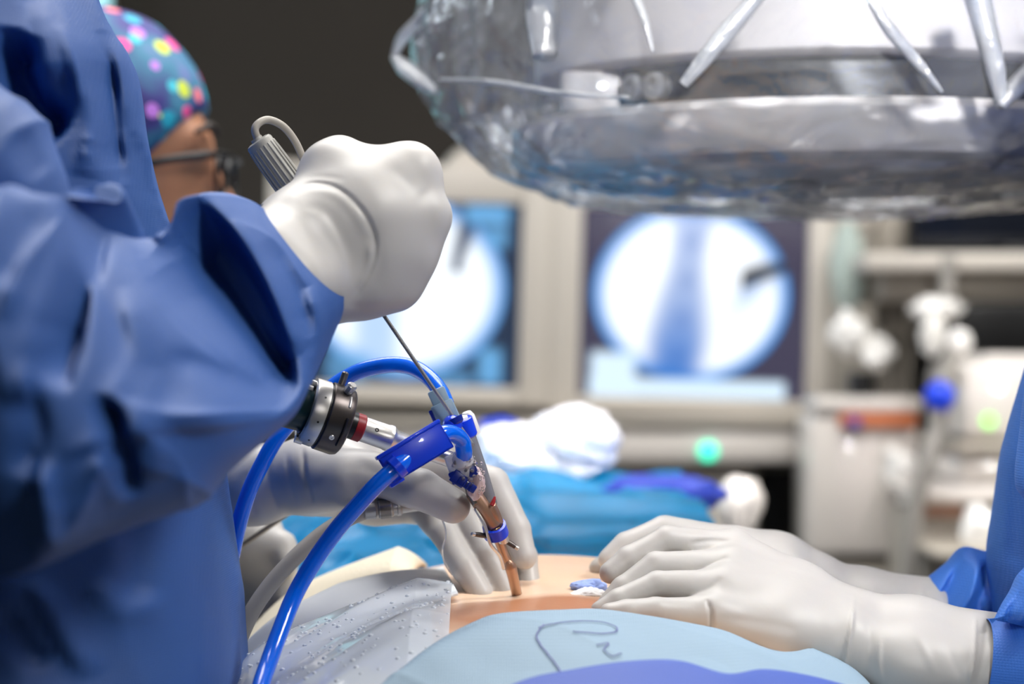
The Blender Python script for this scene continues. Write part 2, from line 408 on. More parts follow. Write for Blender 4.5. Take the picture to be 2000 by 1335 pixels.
def film(name, tint=(0.92, 0.95, 1.0), body=0.12, gloss=0.30, rough=0.10, bsc=14, bst=0.7):
    m = bpy.data.materials.new(name); m.use_nodes = True; nt = m.node_tree; nt.nodes.clear()
    out = nt.nodes.new('ShaderNodeOutputMaterial'); tr = nt.nodes.new('ShaderNodeBsdfTransparent'); tr.inputs[0].default_value = (*tint, 1)
    gl = nt.nodes.new('ShaderNodeBsdfGlossy'); gl.inputs['Roughness'].default_value = rough
    df = nt.nodes.new('ShaderNodeBsdfDiffuse'); df.inputs[0].default_value = (0.85, 0.88, 0.92, 1)
    tl = nt.nodes.new('ShaderNodeBsdfTranslucent'); tl.inputs[0].default_value = (0.85, 0.88, 0.92, 1)
    tc = nt.nodes.new('ShaderNodeTexCoord'); n = nt.nodes.new('ShaderNodeTexNoise'); n.inputs['Scale'].default_value = bsc; n.inputs['Detail'].default_value = 4; n.inputs['Distortion'].default_value = 1.2
    nt.links.new(tc.outputs['Object'], n.inputs['Vector'])
    bp = nt.nodes.new('ShaderNodeBump'); bp.inputs['Strength'].default_value = bst; bp.inputs['Distance'].default_value = 0.02
    nt.links.new(n.outputs['Fac'], bp.inputs['Height']); nt.links.new(bp.outputs['Normal'], gl.inputs['Normal']); nt.links.new(bp.outputs['Normal'], df.inputs['Normal'])
    fr = nt.nodes.new('ShaderNodeFresnel'); fr.inputs['IOR'].default_value = 1.5; nt.links.new(bp.outputs['Normal'], fr.inputs['Normal'])
    ad = nt.nodes.new('ShaderNodeMath'); ad.operation = 'MULTIPLY_ADD'; ad.inputs[1].default_value = 0.8; ad.inputs[2].default_value = gloss * 0.4; ad.use_clamp = True
    nt.links.new(fr.outputs[0], ad.inputs[0])
    m0 = nt.nodes.new('ShaderNodeMixShader'); nt.links.new(df.outputs[0], m0.inputs[1]); nt.links.new(tl.outputs[0], m0.inputs[2]); m0.inputs[0].default_value = 0.5
    m1 = nt.nodes.new('ShaderNodeMixShader'); m1.inputs[0].default_value = body; nt.links.new(tr.outputs[0], m1.inputs[1]); nt.links.new(m0.outputs[0], m1.inputs[2])
    m2 = nt.nodes.new('ShaderNodeMixShader'); nt.links.new(ad.outputs[0], m2.inputs[0]); nt.links.new(m1.outputs[0], m2.inputs[1]); nt.links.new(gl.outputs[0], m2.inputs[2])
    nt.links.new(m2.outputs[0], out.inputs[0]); return m
M['film'] = film('clear film', body=0.13, gloss=0.10, bst=0.5)
M['film_fold_glint'] = film('folded film highlight', body=0.62, gloss=0.3, rough=0.3)  # whitened body paints the bright highlights along the folds
M['film_wet'] = mat('wet plastic film', (216, 223, 232), 0.14, alpha=0.72, coat=0.4, bump=('noise', 14, 0.15, 0.004))
M['sparkle'] = mat('wet clear plastic', (232, 228, 228), 0.08, alpha=0.62, coat=1.0)
M['water'] = mat('water', (236, 242, 248), 0.06, alpha=0.6)
M['upper_white'] = mat('upper housing paint', (192, 185, 180), 0.5)

# ------------------------------------------------------------------ room
def plane_box(name, lo, hi, m):
    lo, hi = np.array(lo, float), np.array(hi, float)
    return struct(box(name, (lo + hi) / 2, hi - lo, m))
plane_box('floor', (-3.2, -2.6, -0.1), (3.2, 5.0, 0.0), M['floor'])
plane_box('ceiling', (-3.2, -2.6, 3.0), (3.2, 5.0, 3.1), M['ceiling'])
plane_box('wall_back', (-3.2, 4.9, 0), (3.2, 5.0, 3.0), M['charcoal'])
plane_box('wall_left', (-3.3, -2.6, 0), (-3.2, 5.0, 3.0), M['wall'])
plane_box('wall_right', (3.2, -2.6, 0), (3.3, 5.0, 3.0), M['wall'])
plane_box('wall_front', (-3.2, -2.7, 0), (3.2, -2.6, 3.0), M['wall'])
plane_box('baseboard_back', (-3.2, 4.88, 0), (3.2, 4.9, 0.1), M['grey'])
# lit pane at the far left edge of the dark wall
M['pane'] = mat('lit window pane', (170, 232, 240), 0.2, emit=1.1)
w = plane_box('window_1', (-1.60, 4.86, 1.0), (-0.86, 4.9, 2.3), M['beige'])
pn = obj('pane', *box_geo((-1.215, 4.855, 1.65), (0.71, 0.012, 1.24)), M['pane']); attach(pn, w)
M['added_glow'] = mat('daylight pane', (226, 238, 248), 0.2, emit=7.0)
w = plane_box('added_light_panel', (-3.2, 3.35, 1.1), (-3.16, 4.75, 2.6), M['beige'])  # unseen glowing panel, added for reflections on the fluoroscope housing
pn = obj('pane', *box_geo((-3.155, 4.05, 1.85), (0.012, 1.3, 1.4)), M['added_glow']); attach(pn, w)


# ------------------------------------------------------------------ patient, table and drapes
def mound(x, y):
    """height of the patient's back above the floor"""
    x = np.asarray(x, float); y = np.asarray(y, float)
    z = 1.108 - 1.6 * (x - 0.02) ** 2 - 9.0 * np.clip(np.abs(x - 0.02) - 0.15, 0, None) ** 2
    f = np.where(y < 1.2, -0.9 * (1.2 - y) ** 2 - 0.10 * (1.2 - y), 0.035 * np.clip(y - 1.2, 0, 0.22))
    f = f - 1.2 * np.clip(y - 1.42, 0, None) ** 2 * (y < 1.62) - (y >= 1.62) * 1.2 * 0.04
    return z + f - 25 * np.clip(0.97 - y, 0, None) ** 2
table = thing('operating_table', (0.02, 1.6, 0), 'grey operating table hidden under the patient and drapes', 'operating table')
box('table_top', (0.06, 1.55, 0.80), (0.40, 1.5, 0.06), M['grey'], table, bev=0.01)
box('pad', (0.06, 1.55, 0.865), (0.38, 1.48, 0.07), M['black'], table, bev=0.02)
box('column', (0.06, 1.85, 0.41), (0.24, 0.34, 0.72), M['white'], table, bev=0.02)
box('base', (0.06, 1.9, 0.04), (0.36, 0.8, 0.08), M['grey'], table, bev=0.02)

def grid_body():
    nx, ny = 150, 260
    xs = np.linspace(-0.165, 0.25, nx); ys = np.linspace(0.93, 2.15, ny)
    X, Y = np.meshgrid(xs, ys, indexing='ij')
    e = np.clip(1 - ((X - 0.02) / 0.235) ** 2, 0, 1) ** 0.5
    Z = np.maximum(mound(X, Y), 0.90)
    ends = np.clip(np.minimum(Y - 0.93, 2.15 - Y) / 0.08, 0, 1) ** 0.5
    Z = 0.90 + (Z - 0.90) * np.clip(e * 3, 0, 1) * (0.3 + 0.7 * ends)
    # small hollow where the fingers press
    Z = Z - 0.004 * np.exp(-(((X + 0.005) / 0.022) ** 2 + ((Y - 1.285) / 0.03) ** 2))
    # ribs and shoulder blade relief
    Z = Z + 0.0012 * np.sin(Y * 80) * np.exp(-((X - 0.1) / 0.05) ** 2)
    T = np.stack([X, Y, Z], -1).reshape(-1, 3); B = T.copy(); B[:, 2] = 0.90
    V = np.vstack([T, B]); i, j = np.meshgrid(np.arange(nx - 1), np.arange(ny - 1), indexing='ij'); a = (i * ny + j).ravel()
    q = np.stack([a, a + ny, a + ny + 1, a + 1], 1); qb = q[:, ::-1] + nx * ny
    Q = [q, qb]; n = nx * ny
    for line in ([k * ny for k in range(nx)], [k * ny + ny - 1 for k in range(nx)][::-1], list(range(ny))[::-1], [(nx - 1) * ny + k for k in range(ny)]):
        l = np.array(line); Q.append(np.stack([l[:-1], l[:-1] + n, l[1:] + n, l[1:]], 1))
    return V, np.vstack(Q)
Vp, Qp = grid_body()
patient = obj('person', Vp, Qp, M['skin_wet'])
tag(patient, 'patient lying on the table under drapes, patch of bare skin showing', 'person')

def on_mound(px, py, off=0.0):
    """where the sight line through a point of the drapes meets the patient's back"""
    best = None
    for d in np.arange(1.0, 1.43, 0.002):
        p = P(px, py, d)
        if p[2] <= mound(p[0], p[1]) + off: best = p; break
    return best if best is not None else P(px, py, 1.42)
def ruled(back, front, off, wr, thick_edge=0.0):
    """a sheet between two pixel curves laid on the mound"""
    bk = spline([on_mound(*p, off) for p in back], 200); ft = np.array([[p[0], p[1]] for p in spline([(*q, 0) for q in front], 200)])
    def fx(u, v):
        ku = u * 199; i = np.clip(ku.astype(int), 0, 198); t = (ku - i)[:, None]
        b = bk[i] * (1 - t) + bk[i + 1] * t; f = ft[i] * (1 - t) + ft[i + 1] * t
        x = b[:, 0] * (1 - v) + f[:, 0] * v; y = b[:, 1] * (1 - v) + f[:, 1] * v
        z = mound(x, y) + off; q = np.stack([x, y, z], 1)
        q[:, 2] += wr(q, u, v); return q
    return fx

# front drape, pale blue, with pen marks; its far edge runs below the gloved hand
def wr_front(q, u, v):
    w = 0.0055 * vnoise(q * np.array([1, 1, 0]), 13, 3) + 0.004 * (0.4 - np.sqrt(np.abs(vnoise(np.stack([q[:, 0] * 0.6 + q[:, 1], q[:, 1] * 0.5 - q[:, 0] * 0.3, 0 * u], 1), 15, 8)) + 0.01)) + 0.0015 * vnoise(q * np.array([1, 1, 0]), 45, 5)
    w += 0.006 * np.exp(-((v - 0.10) / 0.09) ** 2) * (0.5 + 0.5 * np.sin(u * 5 + 1)) - 0.004 * np.exp(-((v - 0.3) / 0.1) ** 2)
    return np.clip(w, -0.003, 0.02) * np.clip(v / 0.05, 0.25, 1) + 0.002
pale = sheet('surgical_drape', ruled([(760, 1334), (830, 1278), (905, 1231), (980, 1205), (1098, 1196), (1165, 1196), (1260, 1208), (1400, 1234), (1560, 1280), (1700, 1322), (1850, 1390)],
             [(-0.165, 0.86), (-0.10, 0.86), (-0.03, 0.86), (0.03, 0.86), (0.08, 0.86), (0.14, 0.86), (0.2, 0.86), (0.25, 0.87), (0.285, 0.90)], 0.008, wr_front), 260, 200, M['drape_pale'], thick=0.0012)
tag(pale, 'pale blue paper drape with violet pen scribbles below the gloved hands', 'surgical drape')
def ink(name, pts):
    q = [on_mound(x, y, 0.0075) for x, y in pts]; return q
def surf_line(name, pts, r, m, parent):
    """a pen stroke projected onto the drape mesh below it"""
    me = parent.data; co = np.array([v.co[:] for v in me.vertices])
    px = 1000 + F * co[:, 0] / co[:, 1]; py = 667.5 - F * (co[:, 2] - CAMZ) / co[:, 1]
    out = []
    for x, y, _ in spline([(a, b, 0) for a, b in pts], 40):
        k = ((px - x) ** 2 + (py - y) ** 2).argmin(); out.append(co[k] + np.array([0, -0.0004, 0.0009]))
    out = np.array(out)
    for _ in range(3): out[1:-1] = (out[:-2] + out[1:-1] * 2 + out[2:]) / 4
    return tube(name, out, r * 0.6, m, parent, n=60, seg=6, flat=(1, 0.6))
for pts in ([(1060, 1222), (1048, 1245), (1062, 1270), (1082, 1295), (1098, 1318)], [(1050, 1228), (1090, 1218), (1150, 1214), (1195, 1222), (1205, 1234), (1175, 1240), (1120, 1236)],
            [(1165, 1262), (1190, 1258), (1180, 1270), (1195, 1282), (1215, 1278)]):
    o = surf_line('pen_mark', pts, 0.0006, M['ink'], pale); o['label'] = 'violet pen scribble'

# darker blue drape in front
def wr_blue(q, u, v):
    return (0.003 * vnoise(q * np.array([1, 1, 0]), 18, 9) + 0.003 * np.exp(-(v / 0.08) ** 2)) * 1.0
blue = sheet('surgical_drape', ruled([(930, 1400), (1030, 1334), (1130, 1312), (1250, 1302), (1330, 1302), (1420, 1322), (1490, 1313), (1570, 1322), (1660, 1345), (1760, 1400)],
             [(-0.08, 0.845), (-0.04, 0.84), (0, 0.84), (0.04, 0.84), (0.08, 0.84), (0.12, 0.84), (0.16, 0.84), (0.2, 0.845)], 0.019, wr_blue), 160, 120, M['drape_blue'], thick=0.0012)
tag(blue, 'violet blue drape edge along the bottom in front of the pale drape', 'surgical drape')

# white drape on the far left slope and the wet clear pouch over it
def wr_white(q, u, v):
    return (0.004 * vnoise(q * np.array([1, 1, 0]), 14, 12) + 0.017 * np.exp(-((v - 0.22) / 0.17) ** 2) - 0.002) * np.clip((1 - u) / 0.5, 0, 1) ** 0.8 * np.clip(v / 0.05, 0, 1)
def slope_sheet(name, xr, yr, off, wr, m, thick=0.0015, nu=160, nv=160):
    """sheet over the plan quadrilateral: back-left, back-right, front-right, front-left"""
    (x0, y0), (x1, y1), (x2, y2), (x3, y3) = xr
    def fx(u, v):
        x = (x0 * (1 - u) + x1 * u) * (1 - v) + (x3 * (1 - u) + x2 * u) * v; y = (y0 * (1 - u) + y1 * u) * (1 - v) + (y3 * (1 - u) + y2 * u) * v
        z = mound(x, y) + off; q = np.stack([x, y, z], 1); q[:, 2] += wr(q, u, v); return q
    return sheet(name, fx, nu, nv, m, thick=thick)
white = slope_sheet('surgical_drape', [(-0.165, 1.36), (-0.042, 1.39), (-0.030, 1.265), (-0.165, 1.17)], None, 0.0045, wr_white, M['drape_white'])
tag(white, 'white drape on the slope between bare skin and cream towel', 'surgical drape')
def wr_pouch(q, u, v):
    r_ = np.stack([q[:, 0] * 0.8 - q[:, 1] * 0.6, (q[:, 0] * 0.6 + q[:, 1] * 0.8) * 0.35, 0 * u], 1); a = vnoise(r_, 26, 21); b = vnoise(r_, 60, 22)
    return (0.007 * (1 - np.sqrt(a * a + 0.01)) + 0.0012 * b + 0.0012) * np.clip((1 - u) / 0.15, 0, 1) + 0.0003 + 0.005 * np.exp(-(v / 0.16) ** 2)
pouch = slope_sheet('fluid_pouch', [(-0.162, 1.225), (-0.034, 1.285), (-0.030, 1.02), (-0.165, 1.02)], None, 0.0025, wr_pouch, M['film_wet'], thick=0, nu=240, nv=240)
tag(pouch, 'wet clear plastic pouch beaded with water left of the pale drape', 'fluid pouch')
under = slope_sheet('surgical_drape', [(-0.165, 1.25), (-0.045, 1.25), (-0.03, 0.98), (-0.165, 0.98)], None, 0.0016, lambda q, u, v: 0.001 * vnoise(q, 30, 4), M['drape_white'])
tag(under, 'white drape seen through the wet clear plastic pouch', 'surgical drape')
pc = np.array([v.co[:] for v in pouch.data.vertices]); V, Fc = [], []
sel = rng.choice(len(pc), 420, replace=False); parts = []
for k in sel:
    r = rng.uniform(0.0005, 0.0017); bm = bmesh.new(); bmesh.ops.create_icosphere(bm, subdivisions=1, radius=r)
    v = np.array([q.co[:] for q in bm.verts]) * np.array([1, 1, 0.7]) + pc[k]; parts.append((v, [tuple(q.index for q in f.verts) for f in bm.faces])); bm.free()
o = obj('water_droplets', *join(*parts), M['water'], pouch); o['kind'] = 'stuff'

def towel_fx(q, u, v):
    return (0.018 * np.sin(np.pi * np.clip(v, 0, 1)) ** 0.5 + 0.006 * vnoise(q * np.array([1, 1, 0]), 18, 31)) * np.clip((1 - u) / 0.12, 0, 1) ** 0.6
towel = slope_sheet('towel', [(-0.175, 1.47), (-0.055, 1.475), (-0.062, 1.385), (-0.175, 1.365)], None, 0.003, towel_fx, M['towel'], thick=0.003)
tag(towel, 'thick cream towel heaped behind the white drape', 'towel')
towel2 = slope_sheet('towel', [(-0.178, 1.36), (-0.145, 1.36), (-0.138, 1.02), (-0.17, 1.02)], None, 0.004, lambda q, u, v: 0.010 * np.sin(np.pi * u) + 0.005 * vnoise(q, 22, 33), M['towel'], thick=0.003)
tag(towel2, 'cream towel at the lower left edge beside the surgeon gown', 'towel')

# gauze on the skin and under the little finger
def lump(name, c, rad, m, seed, amp=0.25, h=None):
    bm = bmesh.new(); bmesh.ops.create_icosphere(bm, subdivisions=5, radius=1.0)
    V = np.array([v.co[:] for v in bm.verts]); Fc = [tuple(v.index for v in f.verts) for f in bm.faces]; bm.free()
    n = 1 + amp * vnoise(V, 1.6, seed) + amp * 0.6 * (np.abs(vnoise(V, 3.4, seed + 3)) - 0.3)
    return obj(name, V * n[:, None] * np.asarray(rad) + np.asarray(c), Fc, m)
g = lump('gauze_swab', P(1150, 1160, 1.27) + np.array([0, 0, -0.002]), (0.011, 0.012, 0.006), M['gauze'], 41)
tag(g, 'white gauze swab on the skin at the fingertips', 'gauze')
g = lump('gauze_swab', P(1150, 1147, 1.285), (0.010, 0.010, 0.005), M['gauze_blue'], 43)
tag(g, 'pale blue swab on the skin behind the white gauze', 'gauze')
g = lump('gauze_swab', P(1345, 1243, 1.222), (0.020, 0.012, 0.006), M['gauze'], 47)
tag(g, 'white gauze tucked under the little finger of the near glove', 'gauze')

# turquoise drape over the far part of the table, with bundle and crumpled plastic on top
def turq(u, v):
    x = -0.235 + 0.42 * u - 0.02 * v * (1 - u); y = 1.50 + 0.72 * v
    z = 1.086 + 0.030 * np.clip(v, 0, 1) ** 0.8 - 0.02 * np.exp(-(v / 0.06) ** 2)
    z = z - 0.9 * np.clip(u - 0.955, 0, None) ** 1 * 3 - 0.10 * np.clip(0.25 - u, 0, None) 
    q = np.stack([x, y, z], 1); n = vnoise(q * np.array([1, 0.8, 0]), 9, 51); n2 = vnoise(q * np.array([1, 1, 0]), 24, 52)
    q[:, 2] += 0.016 * n + 0.013 * (1 - np.abs(n2)) ** 2 - 0.004
    return q
turqo = sheet('surgical_drape', turq, 200, 200, M['turquoise'], thick=0.002)
tag(turqo, 'glossy turquoise plastic drape behind the bare skin', 'surgical drape')
b = lump('drape_bundle', P(1285, 955, 2.12) + np.array([0, 0, -0.004]), (0.060, 0.05, 0.018), M['navy_cloth'], 55, 0.2)
tag(b, 'navy folded drape bundle lying on the far end of the turquoise drape', 'drape bundle')
b = lump('tray_cover', P(1445, 985, 2.32), (0.024, 0.03, 0.030), M['white_box'], 57, 0.12)
tag(b, 'rounded off-white cover beside the turquoise drape', 'cover')
M['white_film'] = mat('crumpled white plastic', (244, 246, 252), 0.4, coat=0.1, bump=('noise', 40, 0.6, 0.006))
for (px, py, rx, rz, sd, lb) in ((1110, 852, 0.046, 0.030, 61, 'largest crumpled white plastic bag on the turquoise drape'),
                             (1000, 885, 0.052, 0.024, 63, 'flatter crumpled white plastic bag beside the scope sleeve'),
                             (1060, 918, 0.062, 0.016, 65, 'lowest crumpled white plastic sheet spread on the turquoise drape')):
    b = lump('plastic_bag', P(px, py, 2.2), (rx, 0.05, rz), M['white_film'], sd, 0.35); tag(b, lb, 'plastic bag')
b = lump('drape_bundle', P(975, 835, 2.28), (0.02, 0.03, 0.012), M['navy_cloth'], 67, 0.3)
tag(b, 'small navy cloth end poking out behind the plastic bags', 'drape bundle')

# ------------------------------------------------------------------ people
def body(name, m, base, face, sc, arms, head=None, h=0.011, lean=(0, 0), legs=True):
    """one continuous figure: legs, trunk, arms, neck, head. arms: (side, elbow, wrist)"""
    bx, by = base; f = np.array([face[0], face[1], 0.0]); f /= np.linalg.norm(f); l = np.array([-f[1], f[0], 0])
    at = lambda fw, lf, z: np.array([bx, by, 0]) + f * (fw + lean[0] * max(0, z - 0.95)) * sc + l * lf * sc + np.array([0, 0, z * sc])
    hc = at(0.02, 0, 1.62) if head is None else np.asarray(head, float)
    pts = [at(0.2, 0.25, 0), at(-0.2, -0.25, 0), hc + 0.16, hc - 0.16] + [np.asarray(a[1]) for a in arms] + [np.asarray(a[2]) for a in arms]
    lo = np.min(pts, 0) - 0.08; hi = np.max(pts, 0) + 0.08; lo[2] = -0.01
    G = Field(lo, hi, h); D = G.new()
    G.cone(D, at(0, 0.07, 0.98), at(0, -0.07, 0.98), 0.10 * sc, 0.10 * sc, 0.03, 0.06)
    G.chain(D, [at(0, 0, 0.98), at(0.01, 0, 1.15), at(0.0, 0, 1.34)], [0.115 * sc, 0.105 * sc, 0.105 * sc], 0.05, 0.06)
    G.cone(D, at(0, 0.11, 1.36), at(0, -0.11, 1.36), 0.075 * sc, 0.075 * sc, 0.05, 0.06)
    G.cone(D, at(0.0, 0, 1.40), hc - np.array([0, 0, 0.06]), 0.055 * sc, 0.052, 0.03, 0.05)
    for s in (1, -1):
        G.chain(D, [at(0, 0.09 * s, 0.95), at(0.01, 0.10 * s, 0.50), at(-0.02, 0.10 * s, 0.09)], [0.085 * sc, 0.058 * sc, 0.040 * sc], 0.02, 0.05)
        G.cone(D, at(-0.03, 0.10 * s, 0.055), at(0.15, 0.115 * s, 0.038), 0.045 * sc, 0.034 * sc, 0.02)
    for s, el, wr in arms:
        el = np.asarray(el, float); wr = el + (np.asarray(wr) - el) * 0.45
        G.chain(D, [at(0, 0.165 * s, 1.38), el, wr], [0.050 * sc, 0.034, 0.014], 0.02, 0.04)
    # head with brow, nose, lips, chin, ears
    G.ell(D, hc + np.array([0, 0, 0.025]) - f * 0.008, np.abs(f) * 0.095 + np.abs(l) * 0.076 + np.array([0, 0, 0.092]), 0.02)
    G.ell(D, hc + f * 0.028 + np.array([0, 0, -0.055]), np.abs(f) * 0.06 + np.abs(l) * 0.055 + np.array([0, 0, 0.062]), 0.03)
    G.cone(D, hc + f * 0.088 + np.array([0, 0, 0.005]), hc + f * 0.105 + np.array([0, 0, -0.03]), 0.009, 0.012, 0.012)
    G.cone(D, hc + f * 0.082 + l * 0.03 + np.array([0, 0, 0.022]), hc + f * 0.082 - l * 0.03 + np.array([0, 0, 0.022]), 0.010, 0.010, 0.015)
    G.cone(D, hc + f * 0.078 + l * 0.016 + np.array([0, 0, -0.062]), hc + f * 0.078 - l * 0.016 + np.array([0, 0, -0.062]), 0.008, 0.008, 0.010)
    for s in (1, -1):
        G.cone(D, hc + l * 0.077 * s + np.array([0, 0, 0.012]), hc + l * 0.077 * s + np.array([0, 0, -0.02]) + f * 0.006, 0.014, 0.009, 0.006)
    V, Q = G.mesh(D, 2); o = obj(name, V, Q, m)
    o.data.materials.append(M['gown_far'])      # everything below the neck is clothed
    nz = (V[Q].mean(1)[:, 2] < at(0, 0, 1.43)[2]) | (V[Q].mean(1)[:, 2] < hc[2] - 0.14)
    o.data.polygons.foreach_set('material_index', nz.astype(np.int32))
    return o, hc, f, l

def glove(name, forearm, palm, fingers, parent, m, h=0.0013, lines=(), rings=(), kf=0.0022, kp=0.009, it=2, margin=0.02):
    """a gloved hand as one continuous surface: forearm and palm chains, five separate finger chains"""
    allp = np.array([p for ch in [*forearm, *palm, *fingers] for p in ch[0]]); rm = max(max(ch[1]) for ch in [*forearm, *palm, *fingers])
    G = Field(allp.min(0) - rm - margin, allp.max(0) + rm + margin, h)
    DP = G.new()
    for pts, rs in forearm: G.chain(DP, pts, rs, 0.012)
    for pts, rs in palm: G.chain(DP, pts, rs, 0.011)
    D = DP.copy()
    for pts, rs in fingers:
        Df = G.new(); G.chain(Df, pts, rs, 0.0016, 0.02); D = smin(D, smin(DP, Df, kp), kf)
    V, Q = G.mesh(D, it); N = normals(V, Q)
    for p0, axis, amp, w in rings: V = ridge(V, N, p0, axis, amp, w)
    V = V + N * (0.00035 * vnoise(V, 70, 3))[:, None]
    V = creases(V, N, lines)
    return obj(name, V, Q, m, parent)
def ch(pts, rs): return ([P(*p) for p in pts], [r / 1000 for r in rs])

# --- surgeon at the left, near the camera
sb = (-0.315, 1.2)
el_near = P(-250, 760, 0.89); wr_near = P(560, 490, 1.175); el_far = P(120, 960, 1.42); wr_far = P(470, 950, 1.335)
surgeon, hc, f_, l_ = body('person', M['skin'], sb, (1, 0), 1.0, [(-1, el_near, wr_near), (1, el_far, wr_far)])
tag(surgeon, 'surgeon in blue gown at the left holding pen tool and scope', 'person')
G = Field(hc - 0.16, hc + 0.16, 0.006); D = G.new(); G.ell(D, hc + np.array([-0.01, 0, 0.035]), (0.105, 0.088, 0.098), 0.01)
X, Y, Z = G.ax; D = np.maximum(D, (hc[2] + 0.03 - Z)[None, None, :]); obj('surgical_cap', *G.mesh(D, 2), M['gown'], surgeon)

gown_rows = [((120, -150), (-700, -150), 1.2, 0.085), ((160, -110), (-740, -100), 1.2, 0.15), ((190, 0), (-740, 0), 1.2, 0.185), ((228, 80), (-730, 80), 1.2, 0.19), ((264, 150), (-725, 150), 1.2, 0.19),
             ((283, 270), (-715, 270), 1.2, 0.19), ((299, 360), (-710, 360), 1.2, 0.19), ((313, 420), (-710, 420), 1.2, 0.19), ((345, 560), (-705, 560), 1.2, 0.19), ((385, 720), (-700, 720), 1.2, 0.19),
             ((412, 830), (-700, 830), 1.2, 0.19), ((433, 930), (-700, 930), 1.2, 0.19), ((456, 1070), (-700, 1070), 1.2, 0.19), ((471, 1200), (-700, 1200), 1.2, 0.19), ((481, 1335), (-700, 1335), 1.2, 0.2),
             ((480, 1500), (-705, 1500), 1.2, 0.2), ((478, 1800), (-715, 1800), 1.2, 0.205), ((476, 2400), (-730, 2400), 1.2, 0.21), ((474, 3400), (-740, 3400), 1.2, 0.22), ((472, 4300), (-745, 4300), 1.2, 0.225)]
gl = [([(170, -20), (228, 135), (258, 240), (284, 290)], 5.0, 18, 5, True), ([(112, -10), (139, 75), (163, 165), (183, 255), (162, 345)], 16, 40, 14, True), ([(205, 60), (212, 160), (222, 260), (240, 360)], -12, 16, 22),
      ([(205, 120), (200, 220), (215, 330)], -9, 26, 30), ([(232, 250), (250, 330), (262, 420)], 3, 14, 10), ([(265, 280), (300, 400)], -3, 14, 8),
      ([(36, 60), (10, 130), (60, 215), (120, 260)], -26, 40, 30), ([(75, 0), (100, 90), (120, 160)], 6, 30, 30),
      ([(250, 960), (262, 1060), (250, 1200)], -4, 40, 30), ([(395, 1335), (400, 1220), (408, 1150)], 5, 10, 30, True), ([(428, 1110), (448, 1190), (470, 1230)], -2.5, 6, 16),
      ([(0, 1180), (40, 1260), (90, 1300)], -4, 20, 20), ([(180, 1130), (240, 1180), (330, 1180)], 3, 20, 30), ([(420, 1000), (430, 1100), (455, 1240)], 3, 10, 14), ([(60, 1130), (120, 1230), (180, 1320)], 4, 26, 18)]
cloth('gown', gown_rows, M['gown'], surgeon, [(a[0], a[1] * 1.5, *a[2:]) for a in gl], noise=((7, 5), (20, 2.0)), nv=420, nu=220, power=2.2, seed=4, stretch=(1, 1, 0.28), fold=((8, 14), (19, 5)))
up_rows = [((-230, -190), (-700, -120), 1.00, 0.05), ((-120, -60), (-690, -20), 0.99, 0.068), ((-40, 90), (-680, 120), 0.985, 0.07), ((0, 158), (-670, 200), 0.985, 0.07), ((67, 221), (-650, 300), 0.985, 0.07), ((109, 281), (-600, 420), 0.985, 0.07),
           ((142, 350), (-540, 560), 0.985, 0.068), ((150, 440), (-470, 700), 0.985, 0.06), ((130, 560), (-380, 800), 0.985, 0.045)]
cloth('sleeve', up_rows, M['gown'], surgeon, [([(0, 170), (67, 232), (109, 290), (142, 360)], 4, 12, 30), ([(40, 250), (60, 300), (90, 340)], -5, 30, 30)], nv=160, nu=120, seed=8)
fore_rows = [((-330, 420), (-420, 1010), 0.87, 0.06), ((-200, 340), (-260, 1150), 0.875, 0.075), ((-60, 338), (-110, 1150), 0.89, 0.075), ((70, 350), (95, 1112), 0.91, 0.075), ((178, 355), (300, 1015), 0.95, 0.07), ((212, 398), (430, 935), 0.985, 0.066),
             ((268, 436), (525, 880), 1.01, 0.062), ((312, 428), (588, 826), 1.04, 0.058), ((352, 384), (622, 762), 1.065, 0.054), ((402, 362), (636, 712), 1.09, 0.050), ((450, 366), (650, 655), 1.115, 0.046), ((492, 384), (662, 606), 1.135, 0.042), ((508, 392), (667, 580), 1.15, 0.039)]
fl = [([(205, 405), (170, 500), (140, 590), (88, 745)], -34, 30, 40), ([(186, 365), (150, 450), (110, 560), (60, 700)], 10, 30, 26),
      ([(322, 462), (400, 520), (470, 610), (530, 700), (588, 790)], -42, 75, 44), ([(318, 520), (400, 610), (480, 700), (565, 790)], -26, 46, 46), ([(330, 415), (403, 385), (462, 440), (520, 535), (565, 660), (600, 780)], 18, 30, 26),
      ([(215, 410), (258, 494), (320, 590), (420, 680), (540, 785)], 12, 24, 44, True), ([(232, 815), (330, 810), (450, 800), (580, 795)], 7, 40, 30),
      ([(330, 690), (430, 730), (560, 800)], -8, 22, 26), ([(200, 770), (225, 860), (250, 975)], -11, 26, 22), ([(140, 650), (120, 700), (118, 760)], -8, 16, 22),
      ([(38, 760), (60, 840), (40, 930)], -6, 34, 30), ([(185, 762), (330, 802), (470, 802), (585, 800)], 6, 6, 30, True), ([(120, 890), (260, 845), (420, 832), (560, 815)], 5, 30, 6, True), ([(290, 560), (350, 640), (450, 725)], 5, 8, 26, True), ([(0, 620), (40, 530), (110, 445), (172, 372)], 9, 8, 32, True), ([(190, 890), (240, 985)], 6, 6, 20, True), ([(60, 970), (75, 1040), (82, 1100)], 3, 8, 20, True), ([(100, 640), (60, 720), (40, 800)], 6, 8, 26, True), ([(460, 430), (540, 470), (600, 560)], 5, 6, 20, True), ([(90, 900), (100, 1000), (110, 1080)], 7, 14, 24), ([(0, 560), (20, 480), (80, 400)], -6, 50, 30),
      ([(250, 560), (270, 680), (215, 800)], 8, 40, 26), ([(300, 720), (290, 820), (330, 930)], 5, 26, 30), 
      ([(470, 360), (540, 440), (610, 520), (655, 590)], 5, 18, 16), ([(520, 470), (570, 560), (600, 660)], -6, 26, 20), ([(600, 560), (625, 640), (612, 740)], 6, 16, 20), ([(400, 350), (330, 430), (300, 470)], 8, 20, 14)]
